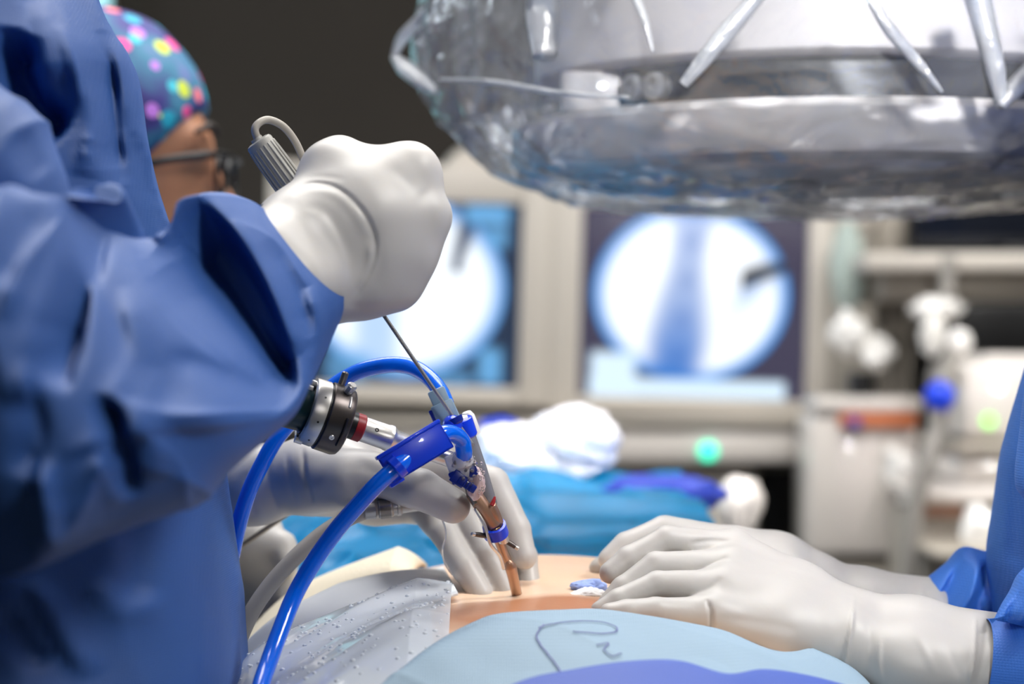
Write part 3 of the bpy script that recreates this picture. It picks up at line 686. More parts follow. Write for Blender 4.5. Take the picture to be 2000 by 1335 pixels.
cloth('sleeve', fore_rows, M['gown'], surgeon, [(a[0], a[1] * 1.5, *a[2:]) for a in fl], noise=((9, 5), (24, 2.2)), nv=380, nu=260, power=2.5, seed=11, fold=((9, 10), (18, 5)))
far_rows = [((40, 860), (20, 1090), 1.42, 0.06), ((180, 850), (160, 1070), 1.41, 0.058), ((300, 862), (290, 1050), 1.39, 0.055), ((395, 885), (390, 1035), 1.36, 0.05)]
cloth('sleeve', far_rows, M['gown'], surgeon, nv=80, nu=80, seed=14)

# raised right hand: a fist seen from its back, round the pen tool
fist_fore = [ch([(505, 505, 1.13), (580, 464, 1.165), (614, 450, 1.17)], [18, 18, 18.5]), ch([(560, 560, 1.13), (625, 545, 1.165), (664, 534, 1.172)], [18, 17, 17.5])]
fist_palm = [ch([(608, 450, 1.17), (700, 395, 1.178), (798, 340, 1.19)], [18.5, 17.5, 12.6]), ch([(600, 470, 1.168), (720, 440, 1.175), (824, 422, 1.185)], [20, 18, 12]),
             ch([(630, 520, 1.17), (730, 500, 1.178), (800, 496, 1.185)], [19, 17, 11]), ch([(650, 545, 1.172), (712, 545, 1.18), (770, 550, 1.188)], [17, 15, 11.6]),
             ch([(690, 460, 1.19), (740, 460, 1.19)], [24, 24]), ch([(622, 428, 1.178), (654, 342, 1.19)], [15.5, 15]), ch([(655, 345, 1.19), (800, 345, 1.19)], [12, 11])]
fist_fing = [ch([(652, 340, 1.19), (662, 314, 1.196), (735, 328, 1.218), (780, 350, 1.236)], [15, 12.5, 10.5, 8]),
             ch([(798, 340, 1.19), (812, 352, 1.222), (770, 385, 1.245), (700, 372, 1.238)], [12.5, 10, 9, 7.5]), ch([(824, 422, 1.185), (836, 426, 1.222), (790, 452, 1.25), (715, 440, 1.242)], [12.2, 10, 9, 7.5]),
             ch([(800, 496, 1.185), (812, 502, 1.220), (770, 520, 1.25), (705, 505, 1.243)], [11.5, 9.5, 8.6, 7.2]), ch([(770, 550, 1.188), (776, 556, 1.216), (750, 578, 1.242), (695, 560, 1.240)], [11.5, 9, 8, 6.8])]
fist_lines = [([(570, 385), (602, 358), (656, 364), (703, 402), (732, 453), (733, 500), (714, 550), (676, 600)], -1.3, 3, 9), ([(560, 400), (600, 372), (655, 380), (694, 415), (716, 460)], 0.5, 9, 9),
              ([(566, 378), (610, 346), (680, 350)], -0.5, 6, 9), ([(590, 400), (640, 420), (680, 500), (682, 560)], -0.8, 14, 8), ([(724, 470), (722, 520), (700, 565)], 1.2, 10, 8),
              ([(680, 595), (740, 600), (790, 560)], -0.6, 6, 6), ([(770, 300), (800, 350), (830, 380)], 0.8, 20, 20)]
glove('glove', fist_fore, fist_palm, fist_fing, surgeon, M['glove'], lines=fist_lines, kp=0.011, kf=0.005, it=6)

# lowered left hand steadying the scope sleeve
lo_fore = [ch([(380, 955, 1.345), (500, 945, 1.335), (606, 925, 1.32)], [23, 20.5, 17])]
lo_palm = [ch([(606, 925, 1.32), (720, 905, 1.33), (842, 912, 1.342)], [17, 16, 11.5]), ch([(606, 925, 1.325), (720, 925, 1.35), (832, 925, 1.362)], [17, 16, 11.5]),
           ch([(610, 935, 1.335), (730, 950, 1.365), (825, 950, 1.372)], [17, 15, 11]), ch([(615, 940, 1.34), (730, 970, 1.375), (822, 985, 1.37)], [16, 13, 10]), ch([(620, 935, 1.31), (690, 938, 1.29)], [16, 16])]
lo_fing = [ch([(650, 935, 1.31), (735, 930, 1.285), (822, 955, 1.268), (885, 988, 1.262)], [16, 13.5, 11.5, 9.8]),
           ch([(842, 912, 1.342), (962, 945, 1.330), (1008, 1035, 1.322), (1024, 1088, 1.315)], [11.5, 10.2, 8.8, 7.2]),
           ch([(832, 922, 1.362), (965, 985, 1.352), (1022, 1085, 1.338), (1036, 1158, 1.325)], [11.5, 9.5, 8.2, 6.8]),
           ch([(825, 950, 1.368), (905, 1005, 1.330), (948, 1080, 1.316), (984, 1160, 1.308)], [11, 9.8, 8.8, 7.4]),
           ch([(822, 985, 1.366), (868, 1040, 1.322), (908, 1110, 1.308), (940, 1160, 1.300)], [10, 8.6, 8.0, 6.8])]
lo_lines = [([(592, 872), (598, 925), (612, 985)], -1.6, 3, 7), ([(560, 880), (566, 940), (580, 995)], -0.9, 6, 6), ([(520, 890), (528, 950), (545, 1005)], -0.8, 7, 7), ([(480, 920), (490, 980), (500, 1010)], -0.6, 6, 8), ([(690, 900), (740, 925), (760, 960)], -0.6, 12, 12)]
glove('glove', lo_fore, lo_palm, lo_fing, surgeon, M['glove'], lines=lo_lines, kp=0.010, kf=0.0018)

# --- assistant behind, in a patterned cap, facing the screens
hA = P(196, 338, 1.88)
asb = (hA[0] - 0.05, 1.90)
wrA = P(445, 1010, 1.475); elA = P(150, 960, 1.66); elA2 = np.array([-0.30, 2.1, 0.95]); wrA2 = np.array([-0.22, 2.0, 1.0])
helper, hc, f_, l_ = body('person', M['skin'], asb, (1, 0.0), 0.86, [(-1, elA, wrA), (1, elA2, wrA2)], head=hA, h=0.008)
tag(helper, 'person in a colourful dotted cap and glasses standing behind the surgeon', 'person')
def dotted():
    m = bpy.data.materials.new('dotted cap cloth'); m.use_nodes = True; nt = m.node_tree; b = nt.nodes['Principled BSDF']; b.inputs['Roughness'].default_value = 0.7
    tc = nt.nodes.new('ShaderNodeTexCoord'); vo = nt.nodes.new('ShaderNodeTexVoronoi'); vo.inputs['Scale'].default_value = 54; vo.inputs['Randomness'].default_value = 0.75
    nt.links.new(tc.outputs['Object'], vo.inputs['Vector'])
    sp = nt.nodes.new('ShaderNodeSeparateColor'); nt.links.new(vo.outputs['Color'], sp.inputs[0])
    def ramp(src, stops, interp='CONSTANT'):
        r = nt.nodes.new('ShaderNodeValToRGB'); r.color_ramp.interpolation = interp; e = r.color_ramp.elements
        while len(e) < len(stops): e.new(0.5)
        for k, (p, c) in enumerate(stops): e[k].position = p; e[k].color = lin(*c)
        nt.links.new(src, r.inputs[0]); return r.outputs[0]
    dots = ramp(sp.outputs[0], [(0, (236, 70, 150)), (0.22, (20, 160, 190)), (0.44, (240, 120, 130)), (0.58, (60, 190, 210)), (0.74, (200, 215, 60)), (0.86, (190, 120, 220))])
    n = nt.nodes.new('ShaderNodeTexNoise'); n.inputs['Scale'].default_value = 14; nt.links.new(tc.outputs['Object'], n.inputs['Vector'])
    ground = ramp(n.outputs['Fac'], [(0.35, (18, 26, 90)), (0.5, (46, 40, 120)), (0.62, (40, 116, 146)), (0.75, (120, 110, 180))], 'LINEAR')
    lt = nt.nodes.new('ShaderNodeMath'); lt.operation = 'LESS_THAN'; lt.inputs[1].default_value = 0.40; nt.links.new(vo.outputs['Distance'], lt.inputs[0])
    mx = nt.nodes.new('ShaderNodeMix'); mx.data_type = 'RGBA'; nt.links.new(lt.outputs[0], mx.inputs['Factor']); nt.links.new(ground, mx.inputs['A']); nt.links.new(dots, mx.inputs['B'])
    nt.links.new(mx.outputs['Result'], b.inputs['Base Color']); return m
M['dotted'] = dotted()
G = Field(hc - 0.17, hc + 0.17, 0.004); D = G.new(); G.ell(D, hc + np.array([-0.012, 0, 0.036]), (0.103, 0.088, 0.103), 0.01)
X, Y, Z = G.ax; nrm = np.array([-0.74, 0, 0.67]); p0 = P(345, 278, 1.88)
D = np.maximum(D, -((X[:, None, None] - p0[0]) * nrm[0] + (Z[None, None, :] - p0[2]) * nrm[2] + 0 * Y[None, :, None]))
V, Q = G.mesh(D, 3); V = V + normals(V, Q) * (0.002 * vnoise(V, 30, 6))[:, None]
cap = obj('surgical_cap', V, Q, M['dotted'], helper); cap['label'] = 'cap with pink, teal and violet dots'
gs = obj('glasses', *join(tube_geo([hc + np.array([0.0, -0.083, -0.012]), hc + np.array([0.06, -0.082, 0.003]), hc + np.array([0.098, -0.066, 0.010])], 0.0032, n=20, seg=8),
          tube_geo([hc + np.array([0.0, 0.083, -0.012]), hc + np.array([0.06, 0.082, 0.003]), hc + np.array([0.098, 0.066, 0.010])], 0.0032, n=20, seg=8),
          tube_geo([hc + np.array([0.098, -0.066, 0.010]), hc + np.array([0.110, -0.03, 0.012]), hc + np.array([0.112, 0, 0.010]), hc + np.array([0.110, 0.03, 0.012]), hc + np.array([0.098, 0.066, 0.010])], 0.003, n=30, seg=8),
          *[tube_geo([hc + np.array([0.104, s * 0.034, 0]) + np.array([0, 0.027 * math.cos(a), 0.020 * math.sin(a) - 0.006]) for a in np.linspace(0, 2 * np.pi, 17)], 0.0022, n=40, seg=6) for s in (1, -1)]), M['black'], helper)
obj('eyebrow', *tube_geo([hc + np.array([0.085, -0.045, 0.030]), hc + np.array([0.094, -0.028, 0.036]), hc + np.array([0.098, -0.012, 0.032])], [0.002, 0.004, 0.003], n=16, seg=8), M['dark_hair'], helper)
G = Field((asb[0] - 0.32, 1.5, 0.25), (wrA[0] + 0.12, 2.3, hc[2] - 0.02), 0.010); D = G.new(); bz = lambda z: np.array([asb[0], asb[1], z])
G.chain(D, [bz(0.35), bz(0.85), bz(1.16)], [0.15, 0.14, 0.13], 0.05, 0.06); G.cone(D, bz(1.16) + [0, 0.13, 0], bz(1.16) + [0, -0.13, 0], 0.085, 0.085, 0.05, 0.06)
for s, e, w_ in ((-1, elA, wrA), (1, elA2, wrA2)): G.chain(D, [bz(1.17) + [0, 0.15 * s, 0], e, w_ * 0.93 + e * 0.07], [0.075, 0.06, 0.045], 0.03, 0.05)
V, Q = G.mesh(D, 2); V = V + normals(V, Q) * (0.006 * vnoise(V, 14, 7))[:, None]; obj('gown', V, Q, M['gown_far'], helper)
aw = [ch([(410, 985, 1.48), (478, 1050, 1.462)], [25, 22])]
ap = [ch([(478, 1050, 1.462), (528, 1085, 1.455)], [20, 13]), ch([(478, 1060, 1.465), (520, 1115, 1.465)], [20, 13]), ch([(470, 1060, 1.475), (500, 1125, 1.475)], [18, 12]), ch([(465, 1060, 1.48), (484, 1128, 1.485)], [16, 11])]
af = [ch([(500, 1050, 1.45), (552, 1065, 1.445), (562, 1100, 1.44)], [13, 9, 7.5]), ch([(528, 1085, 1.455), (560, 1130, 1.45), (552, 1168, 1.447)], [11, 8.5, 7.5]), ch([(520, 1115, 1.465), (540, 1160, 1.46), (532, 1195, 1.457)], [11, 8.5, 7]),
      ch([(500, 1125, 1.475), (512, 1165, 1.475), (508, 1198, 1.47)], [10, 8, 7]), ch([(484, 1128, 1.485), (486, 1165, 1.485), (482, 1190, 1.482)], [9, 7.5, 6.5])]
glove('glove', aw, ap, af, helper, M['glove'], h=0.0025)

# --- second surgeon at the right
rb = (0.52, 1.345)
wl = P(1760, 1255, 1.232); ell = P(2420, 1330, 1.24); wf = P(1720, 1160, 1.385); elf = P(2400, 1250, 1.50)
right, hc, f_, l_ = body('person', M['skin'], rb, (-1, 0), 1.0, [(1, ell, wl), (-1, elf, wf)])
tag(right, 'person in bright blue gown at the right edge resting both gloved hands', 'person')
G = Field(hc - 0.16, hc + 0.16, 0.006); D = G.new(); G.ell(D, hc + np.array([0.01, 0, 0.035]), (0.105, 0.088, 0.098), 0.01)
X, Y, Z = G.ax; D = np.maximum(D, (hc[2] + 0.03 - Z)[None, None, :]); obj('surgical_cap', *G.mesh(D, 2), M['gown'], right)
rt = [((2160, -120), (2900, -120), 1.34, 0.08), ((2100, 0), (2950, 0), 1.34, 0.12), ((2085, 250), (2950, 250), 1.34, 0.125), ((2062, 500), (2950, 500), 1.34, 0.125), ((2022, 650), (2950, 650), 1.34, 0.125), ((1998, 737), (2950, 737), 1.34, 0.125), ((1972, 845), (2950, 845), 1.34, 0.125), ((1960, 906), (2950, 906), 1.34, 0.125),
      ((1949, 1009), (2950, 1009), 1.34, 0.125), ((1943, 1086), (2950, 1086), 1.34, 0.125), ((1949, 1163), (2950, 1163), 1.34, 0.125), ((1950, 1300), (2950, 1300), 1.34, 0.125), ((1945, 1600), (2960, 1600), 1.34, 0.13), ((1930, 2400), (2970, 2400), 1.34, 0.135), ((1925, 3600), (2980, 3600), 1.34, 0.145)]
cloth('gown', rt, M['gown_light'], right, [([(1990, 800), (1968, 950), (1962, 1120)], 5, 8, 14), ([(1975, 900), (1980, 1000), (1978, 1100)], -6, 10, 12)], nv=260, nu=160, seed=21, fold=((8, 6),))
ru = [((2120, 300), (2500, 300), 1.30, 0.06), ((2060, 560), (2480, 560), 1.28, 0.062), ((2004, 740), (2470, 740), 1.27, 0.062), ((1985, 850), (2460, 850), 1.265, 0.06), ((1977, 935), (2460, 940), 1.26, 0.058), ((1996, 985), (2460, 1060), 1.258, 0.056), ((2040, 1050), (2460, 1150), 1.255, 0.05), ((2120, 1120), (2470, 1250), 1.25, 0.045)]
cloth('sleeve', ru, M['gown_light'], right, nv=120, nu=120, seed=23, fold=((10, 4),))
rbunch = [((1926, 1206), (1931, 1222), 1.205, 0.004), ((1945, 1172), (1953, 1226), 1.21, 0.012), ((1966, 1143), (1985, 1230), 1.215, 0.022), ((1989, 1104), (2020, 1240), 1.22, 0.032), ((2050, 1060), (2080, 1260), 1.23, 0.042), ((2200, 1010), (2220, 1300), 1.245, 0.05), ((2400, 1000), (2400, 1340), 1.25, 0.05)]
cloth('sleeve', rbunch, M['gown_light'], right, [([(1950, 1180), (1975, 1160), (1990, 1120)], 3, 6, 10), ([(1965, 1222), (1980, 1180), (2000, 1150)], -4, 8, 8), ([(1985, 1225), (2000, 1200), (2010, 1180)], 3, 6, 6)], nv=140, nu=120, seed=25, fold=((16, 4),))
rcuff = [((1928, 1208), (1902, 1400), 1.236, 0.029), ((1965, 1205), (1950, 1420), 1.232, 0.034), ((2060, 1190), (2060, 1460), 1.225, 0.044), ((2250, 1170), (2250, 1480), 1.235, 0.05), ((2430, 1160), (2430, 1480), 1.24, 0.05)]
cloth('sleeve', rcuff, M['gown_light'], right, nv=100, nu=120, noise=((12, 2), (30, 1)), seed=27, fold=((14, 3),))
rfar = [((1809, 1132), (1812, 1205), 1.385, 0.018), ((1822, 1122), (1826, 1222), 1.385, 0.026), ((1850, 1098), (1856, 1240), 1.387, 0.034), ((1884, 1066), (1892, 1260), 1.39, 0.04), ((1944, 1074), (1950, 1270), 1.40, 0.045), ((2050, 1066), (2060, 1290), 1.42, 0.05), ((2300, 1080), (2300, 1330), 1.48, 0.05)]
cloth('sleeve', rfar, M['gown_light'], right, [([(1825, 1190), (1850, 1160), (1880, 1090)], -8, 10, 14), ([(1860, 1210), (1895, 1150), (1910, 1085)], 6, 10, 12), ([(1905, 1200), (1925, 1150), (1930, 1090)], -5, 12, 12)], nv=140, nu=110, seed=29, fold=((14, 5),))

n_fore = [ch([(1650, 1222, 1.262), (1780, 1245, 1.255), (1945, 1272, 1.25)], [18.5, 20, 20.5]), ch([(1642, 1262, 1.235), (1775, 1300, 1.232), (1930, 1325, 1.23)], [17.5, 19.5, 21])]
n_palm = [ch([(1650, 1222, 1.262), (1560, 1165, 1.268), (1432, 1076, 1.276)], [18.5, 16.5, 11.2]), ch([(1640, 1235, 1.252), (1550, 1190, 1.254), (1425, 1110, 1.257)], [18, 16.5, 11.8]),
          ch([(1635, 1250, 1.242), (1540, 1210, 1.240), (1412, 1150, 1.238)], [18, 16.5, 11.8]), ch([(1630, 1262, 1.235), (1520, 1242, 1.228), (1392, 1203, 1.222)], [17.5, 15.5, 11.8]), ch([(1600, 1215, 1.28), (1510, 1180, 1.285)], [16, 14])]
n_fing = [ch([(1432, 1076, 1.276), (1302, 1054, 1.262), (1228, 1092, 1.256), (1192, 1118, 1.252)], [11.2, 8.0, 7.4, 6.2]),
          ch([(1425, 1110, 1.257), (1282, 1104, 1.246), (1218, 1150, 1.240), (1188, 1178, 1.237)], [11.2, 7.5, 7.0, 6.0]),
          ch([(1412, 1148, 1.238), (1284, 1140, 1.228), (1208, 1172, 1.222), (1172, 1192, 1.220)], [10.8, 6.9, 6.4, 5.4]),
          ch([(1392, 1202, 1.222), (1282, 1194, 1.211), (1225, 1196, 1.208), (1190, 1196, 1.206)], [10.6, 7.8, 7.2, 5.4]),
          ch([(1530, 1185, 1.285), (1420, 1150, 1.296), (1330, 1140, 1.29), (1270, 1150, 1.282)], [14, 10.5, 9, 7.5])]
ax_n = P(1650, 1240, 1.25) - P(1920, 1290, 1.24)
n_lines = [([(1380, 1168), (1388, 1200), (1388, 1234)], -2.0, 5, 3), ([(1668, 1158), (1660, 1230), (1642, 1325)], 2.4, 5, 3), ([(1345, 1062), (1390, 1056), (1430, 1060)], -1.2, 6, 4), ([(1350, 1115), (1400, 1100), (1425, 1085)], -1.0, 5, 5),
           ([(1355, 1165), (1385, 1150), (1410, 1125)], -1.0, 5, 5), ([(1400, 1205), (1500, 1218), (1560, 1232)], -0.6, 8, 10), ([(1620, 1130), (1640, 1200), (1625, 1290)], -0.7, 12, 14), ([(1720, 1240), (1716, 1290), (1722, 1335)], 0.9, 5, 5),
           ([(1740, 1190), (1790, 1240), (1830, 1320)], 0.7, 8, 8), ([(1690, 1180), (1700, 1250), (1690, 1320)], -0.6, 8, 8), ([(1905, 1200), (1902, 1270), (1892, 1340)], 1.7, 4, 3), ([(1930, 1205), (1922, 1270), (1908, 1340)], -0.8, 6, 5), ([(1830, 1200), (1850, 1260), (1880, 1330)], -0.5, 8, 8)]
glove('glove', n_fore, n_palm, n_fing, right, M['glove'], lines=n_lines, kp=0.0075, kf=0.0014, h=0.00115, it=1)
f_fore = [ch([(1590, 1150, 1.375), (1680, 1160, 1.38), (1815, 1172, 1.385)], [16, 13.5, 13]), ch([(1600, 1165, 1.36), (1690, 1180, 1.362), (1815, 1190, 1.368)], [14, 13, 13])]
f_palm = [ch([(1590, 1150, 1.36), (1510, 1110, 1.345), (1428, 1092, 1.335)], [16, 15, 10.5]), ch([(1590, 1145, 1.37), (1510, 1098, 1.36), (1436, 1072, 1.352)], [16, 15, 11]), ch([(1592, 1148, 1.38), (1520, 1098, 1.378), (1440, 1068, 1.375)], [15, 14, 10.5]), ch([(1594, 1152, 1.385), (1525, 1110, 1.39), (1445, 1082, 1.392)], [14, 12, 9.5])]
f_fing = [ch([(1428, 1092, 1.335), (1330, 1080, 1.330), (1262, 1110, 1.322), (1230, 1140, 1.318)], [10, 8, 7.2, 6]), ch([(1436, 1064, 1.352), (1298, 1032, 1.344), (1222, 1062, 1.336), (1186, 1092, 1.332)], [11, 8.0, 7.2, 6]),
          ch([(1440, 1066, 1.375), (1300, 1050, 1.372), (1215, 1082, 1.365), (1168, 1108, 1.36)], [10.5, 7.6, 7, 5.8]), ch([(1445, 1080, 1.392), (1320, 1072, 1.392), (1240, 1095, 1.388), (1200, 1118, 1.386)], [9.5, 7, 6.4, 5.5]),
          ch([(1540, 1130, 1.335), (1450, 1130, 1.315), (1380, 1135, 1.305), (1340, 1150, 1.30)], [13, 10, 9, 7.5])]
glove('glove', f_fore, f_palm, f_fing, right, M['glove'], lines=[([(1798, 1125), (1800, 1150), (1800, 1190)], 1.5, 5, 4), ([(1640, 1110), (1644, 1150), (1640, 1185)], -1.0, 6, 6), ([(1700, 1115), (1704, 1150), (1700, 1185)], 0.8, 8, 8)], h=0.0018)

# ------------------------------------------------------------------ instruments
# pen-shaped tool gripped in the raised fist; its shaft runs down into the sleeve's cap
pa, pb = P(503, 274, 1.212), P(600, 408, 1.2185)
axp = (pb - pa) / np.linalg.norm(pb - pa)
tip = P(884, 812, 1.240)
pen = thing('electrode_pen', pb, 'grey ribbed pen-shaped electrode tool held in the raised fist, thin steel shaft', 'surgical tool')
hd = rev('handle', [(0.0, 0.0), (0.0, 0.0050), (0.0006, 0.0068), (0.0018, 0.0075), (0.055, 0.0077), (0.095, 0.0074), (0.098, 0.006), (0.098, 0.0)], pa, axp, M['pen'], pen)
x_, y_, _ = frame(axp); ribs = []
for k in range(18):
    a = 2 * math.pi * k / 18; u = np.cos(a) * x_ + np.sin(a) * y_
    ribs.append(tube_geo([pa + axp * 0.004 + u * 0.0073, pa + axp * 0.012 + u * 0.0077, pa + axp * 0.028 + u * 0.0078, pa + axp * 0.036 + u * 0.0070], 0.0006, n=10, seg=6))
obj('grip_rib', *join(*ribs), M['pen'], hd)
rev('end_plug', [(-0.0015, 0), (-0.0015, 0.0032), (0.002, 0.0036), (0.002, 0)], pa, axp, M['pen'], pen)
tube('cable', [pa + axp * 0.002, P(498, 255, 1.211), P(506, 240, 1.213), P(525, 234, 1.217), P(552, 246, 1.221), P(574, 272, 1.224), P(590, 305, 1.226), P(604, 345, 1.228), P(600, 400, 1.236), P(540, 470, 1.26), P(440, 560, 1.32)], 0.0021, M['cable'], pen, n=90, seg=10)
tube('shaft', [pa + axp * 0.097, pa + axp * 0.11, tip - (tip - pa) * 0.02, tip + (tip - pa) / np.linalg.norm(tip - pa) * 0.02], [0.0022, 0.00105, 0.00105, 0.00105], M['metal_brushed'], pen, n=40, seg=10)

# endoscope: camera head, coupler rings, eyepiece tube and shaft
c0, c1 = P(618, 806, 1.2205), P(800, 869, 1.2345)
A = (c1 - c0) / np.linalg.norm(c1 - c0)
sc = thing('endoscope', c0, 'steel endoscope with camera coupler poking out of the blue sleeve', 'endoscope')
rev('camera_housing', [(-0.075, 0), (-0.075, 0.011), (-0.07, 0.013), (-0.02, 0.0135), (-0.008, 0.0125), (-0.004, 0.0125), (-0.004, 0)], c0, A, M['green_dark'], sc)
rev('dark_collar', [(-0.006, 0), (-0.006, 0.0135), (0.004, 0.0150), (0.004, 0)], c0, A, M['black'], sc)
cr_ = rev('coupler_ring', [(-0.0055, 0.0148), (-0.0062, 0.0158), (-0.0055, 0.0176), (-0.0045, 0.0181), (0.0022, 0.0183), (0.0022, 0.0158), (-0.003, 0.0150)], c0, A, M['steel'], sc, seg=72, close=True)
rev('gap_ring', [(0.0022, 0), (0.0022, 0.0176), (0.0036, 0.0176), (0.0036, 0)], c0, A, M['black'], sc, seg=60)
fr_ = rev('focus_ring', [(0.0036, 0), (0.0036, 0.0183), (0.0042, 0.0188), (0.0140, 0.0188), (0.0162, 0.0180), (0.0170, 0.0168), (0.0172, 0.0)], c0, A, M['ring_dark'], sc, seg=72)
xh, yh, _ = frame(A)
def onring(s, ang, r): return c0 + A * s + r * (math.cos(ang) * xh + math.sin(ang) * yh)
def toward(px, py, s):
    best = min(np.linspace(0, 2 * np.pi, 360), key=lambda a: (lambda q: (1000 + F * q[0] / q[1] - px) ** 2 + (667.5 - F * (q[2] - CAMZ) / q[1] - py) ** 2 + (1e5 if q[1] > (c0 + A * s)[1] + 0.008 else 0))(onring(s, a, 0.0186)))
    return best
def arc(name, s, a0, a1, r, w, m, lift=0.0003):
    tube(name, [onring(s, a, r + lift) for a in np.linspace(a0, a1, 14)], w, m, fr_, n=40, seg=8, flat=(1, 0.5))
s0 = toward(690, 820, 0.0135); s1 = toward(664, 872, 0.0135); arc('slot', 0.0135, s0, s1, 0.0180, 0.0016, M['black'])
s0 = toward(680, 775, 0.0125); s1 = toward(678, 795, 0.0125); arc('slot', 0.0125, s0, s1, 0.0183, 0.0010, M['steel'])
for px, py, s in ((648, 778, -0.001), (634, 829, -0.001), (612, 866, -0.001)):
    a = toward(px, py, s); p = onring(s, a, 0.0180); u = p - (c0 + A * s); rev('screw_hole', [(0, 0), (0, 0.0006), (0.0004, 0.0006), (0.0004, 0)], p, u, M['black'], cr_, seg=14)
a = toward(645, 852, 0.009); p = onring(0.009, a, 0.0187); u = p - (c0 + A * 0.009); rev('screw', [(0, 0), (0, 0.0016), (0.0005, 0.0014), (0.0005, 0.0006), (0.0001, 0.0005), (0.0001, 0)], p, u, M['steel'], fr_, seg=18)
rev('pin', [(-0.004, 0), (-0.004, 0.0019), (0.0085, 0.0019), (0.0092, 0.0012), (0.0092, 0)], P(664, 757, 1.224), P(675, 728, 1.224) - P(664, 757, 1.224), M['steel_dark'], sc, seg=20)
pk = P(677, 768, 1.215); ak = P(692, 748, 1.211) - pk
rev('locking_knob', [(-0.003, 0), (-0.003, 0.0014), (0.001, 0.0014), (0.0012, 0.0027), (0.0062, 0.0028), (0.0070, 0.0020), (0.0070, 0)], pk, ak, M['steel'], sc, seg=8)
for k, q in enumerate((P(603, 759, 1.214), P(583, 858, 1.214), P(613, 750, 1.217))):
    rev('lug', [(-0.002, 0), (-0.002, 0.0022), (0.002, 0.0022), (0.002, 0)], q, A, M['steel'], sc, seg=20)
rev('dark_neck', [(0.017, 0), (0.017, 0.0078), (0.0225, 0.0074), (0.0225, 0)], c0, A, M['black'], sc)
rev('red_ring', [(0.0215, 0), (0.0215, 0.0072), (0.0220, 0.0076), (0.0262, 0.0076), (0.0268, 0.0070), (0.0268, 0)], c0, A, M['red'], sc)
rev('eyepiece_tube', [(0.0268, 0), (0.0268, 0.0069), (0.0400, 0.0069), (0.0412, 0.0073), (0.0432, 0.0073), (0.0455, 0.0056), (0.0600, 0.0052), (0.0620, 0.0046), (0.0800, 0.0044), (0.0800, 0)], c0, A, M['steel'], sc)
pr = c0 + A * 0.033; a = toward(730, 826, 0.033); pr = onring(0.033, a, 0.0069); rev('index_mark', [(0, 0.0006), (0, 0.0011), (0.0002, 0.0011), (0.0002, 0.0006)], pr, pr - (c0 + A * 0.033), M['black'], sc, seg=20, close=True)
tube('shaft', [c0 + A * 0.078, P(860, 890, 1.2395), P(886, 906, 1.2425), P(906, 935, 1.248), P(930, 985, 1.250)], [0.0042, 0.0038, 0.0030, 0.0022, 0.0020], M['steel_dark'], sc, n=50)

# working sleeve (trocar) standing in the skin
Tt, Tm, Tb = P(903, 833, 1.252), P(955, 985, 1.262), P(1011, 1166, 1.290)
tr = thing('working_sleeve', Tb, 'clear and amber working sleeve with blue rings standing in the bare skin', 'surgical tool')
At = (Tm - Tt) / np.linalg.norm(Tm - Tt); L1 = np.linalg.norm(Tm - Tt)
rev('barrel', [(0.004, 0), (0.004, 0.0056), (L1 * 0.55, 0.0056), (L1, 0.0048), (L1 + 0.002, 0.004), (L1 + 0.002, 0)], Tt, At, mat('smoky grey plastic', (150, 152, 160), 0.22, trans=0.35, coat=0.4), tr)
rev('cap', [(-0.004, 0.0050), (-0.0045, 0.0062), (-0.004, 0.0069), (0.0055, 0.0069), (0.0065, 0.0060), (0.0065, 0.0), (0.000, 0.0), (0.000, 0.005)], Tt, At, M['blue_plastic'], tr, close=False)
rev('seal', [(-0.0052, 0), (-0.0052, 0.0046), (0.0, 0.0049), (0.0, 0)], Tt, At, M['white'], tr)
rev('port_cap', [(-0.006, 0), (-0.0055, 0.0025), (-0.003, 0.0038), (0.004, 0.0041), (0.008, 0.0040), (0.008, 0)], P(917, 822, 1.268), At, M['white'], tr)
bq = P(884, 828, 1.240); b_ = lump('inlet_bulb', bq, (0.0054, 0.0056, 0.0050), M['blue_plastic'], 3, 0.03); attach(b_, tr)
rev('inlet_ring', [(-0.002, 0.0022), (-0.003, 0.003), (-0.002, 0.0040), (0.001, 0.0044), (0.001, 0.0022)], P(889, 818, 1.238), P(884, 812, 1.240) - P(900, 845, 1.24), M['navy_plastic'], tr, close=True)
# amber sheath below
S0, S1, S2, S3 = P(922, 960, 1.252), P(966, 1026, 1.256), P(984, 1080, 1.268), P(1012, 1172, 1.292)
tube('sheath', [S0, P(945, 993, 1.253), S1], [0.0042, 0.0044, 0.0045], M['copper'], tr, n=30, seg=24)
tube('sheath_cut_end', [P(958, 986, 1.2525), P(967, 1006, 1.254), P(976, 1028, 1.2575)], 0.0032, M['copper'], tr, n=16, seg=20)
tube('lower_sheath', [S1, S2, P(998, 1108, 1.276), P(1003, 1130, 1.281), S3], [0.0036, 0.0024, 0.0027, 0.0030, 0.0030], M['copper'], tr, n=60, seg=20)
tube('bulge', [P(990, 1092, 1.270), P(997, 1106, 1.272), P(1003, 1130, 1.277), P(1010, 1165, 1.288)], [0.0014, 0.0034, 0.0030, 0.0026], M['copper'], tr, n=40, seg=20)
tube('side_wire', [P(928, 992, 1.250), P(946, 1024, 1.250), P(958, 1062, 1.253), P(976, 1085, 1.262), P(984, 1110, 1.268)], 0.0010, M['steel'], tr, n=50, seg=8)
axr = S2 - S1 + np.array([-0.0015, 0, 0])
rev('blue_ring', [(-0.0028, 0.0042), (-0.0036, 0.0052), (-0.0034, 0.0066), (0.0034, 0.0070), (0.0036, 0.0054), (0.0028, 0.0042)], P(967, 1034, 1.2565), axr, M['blue_plastic'], tr, close=True)
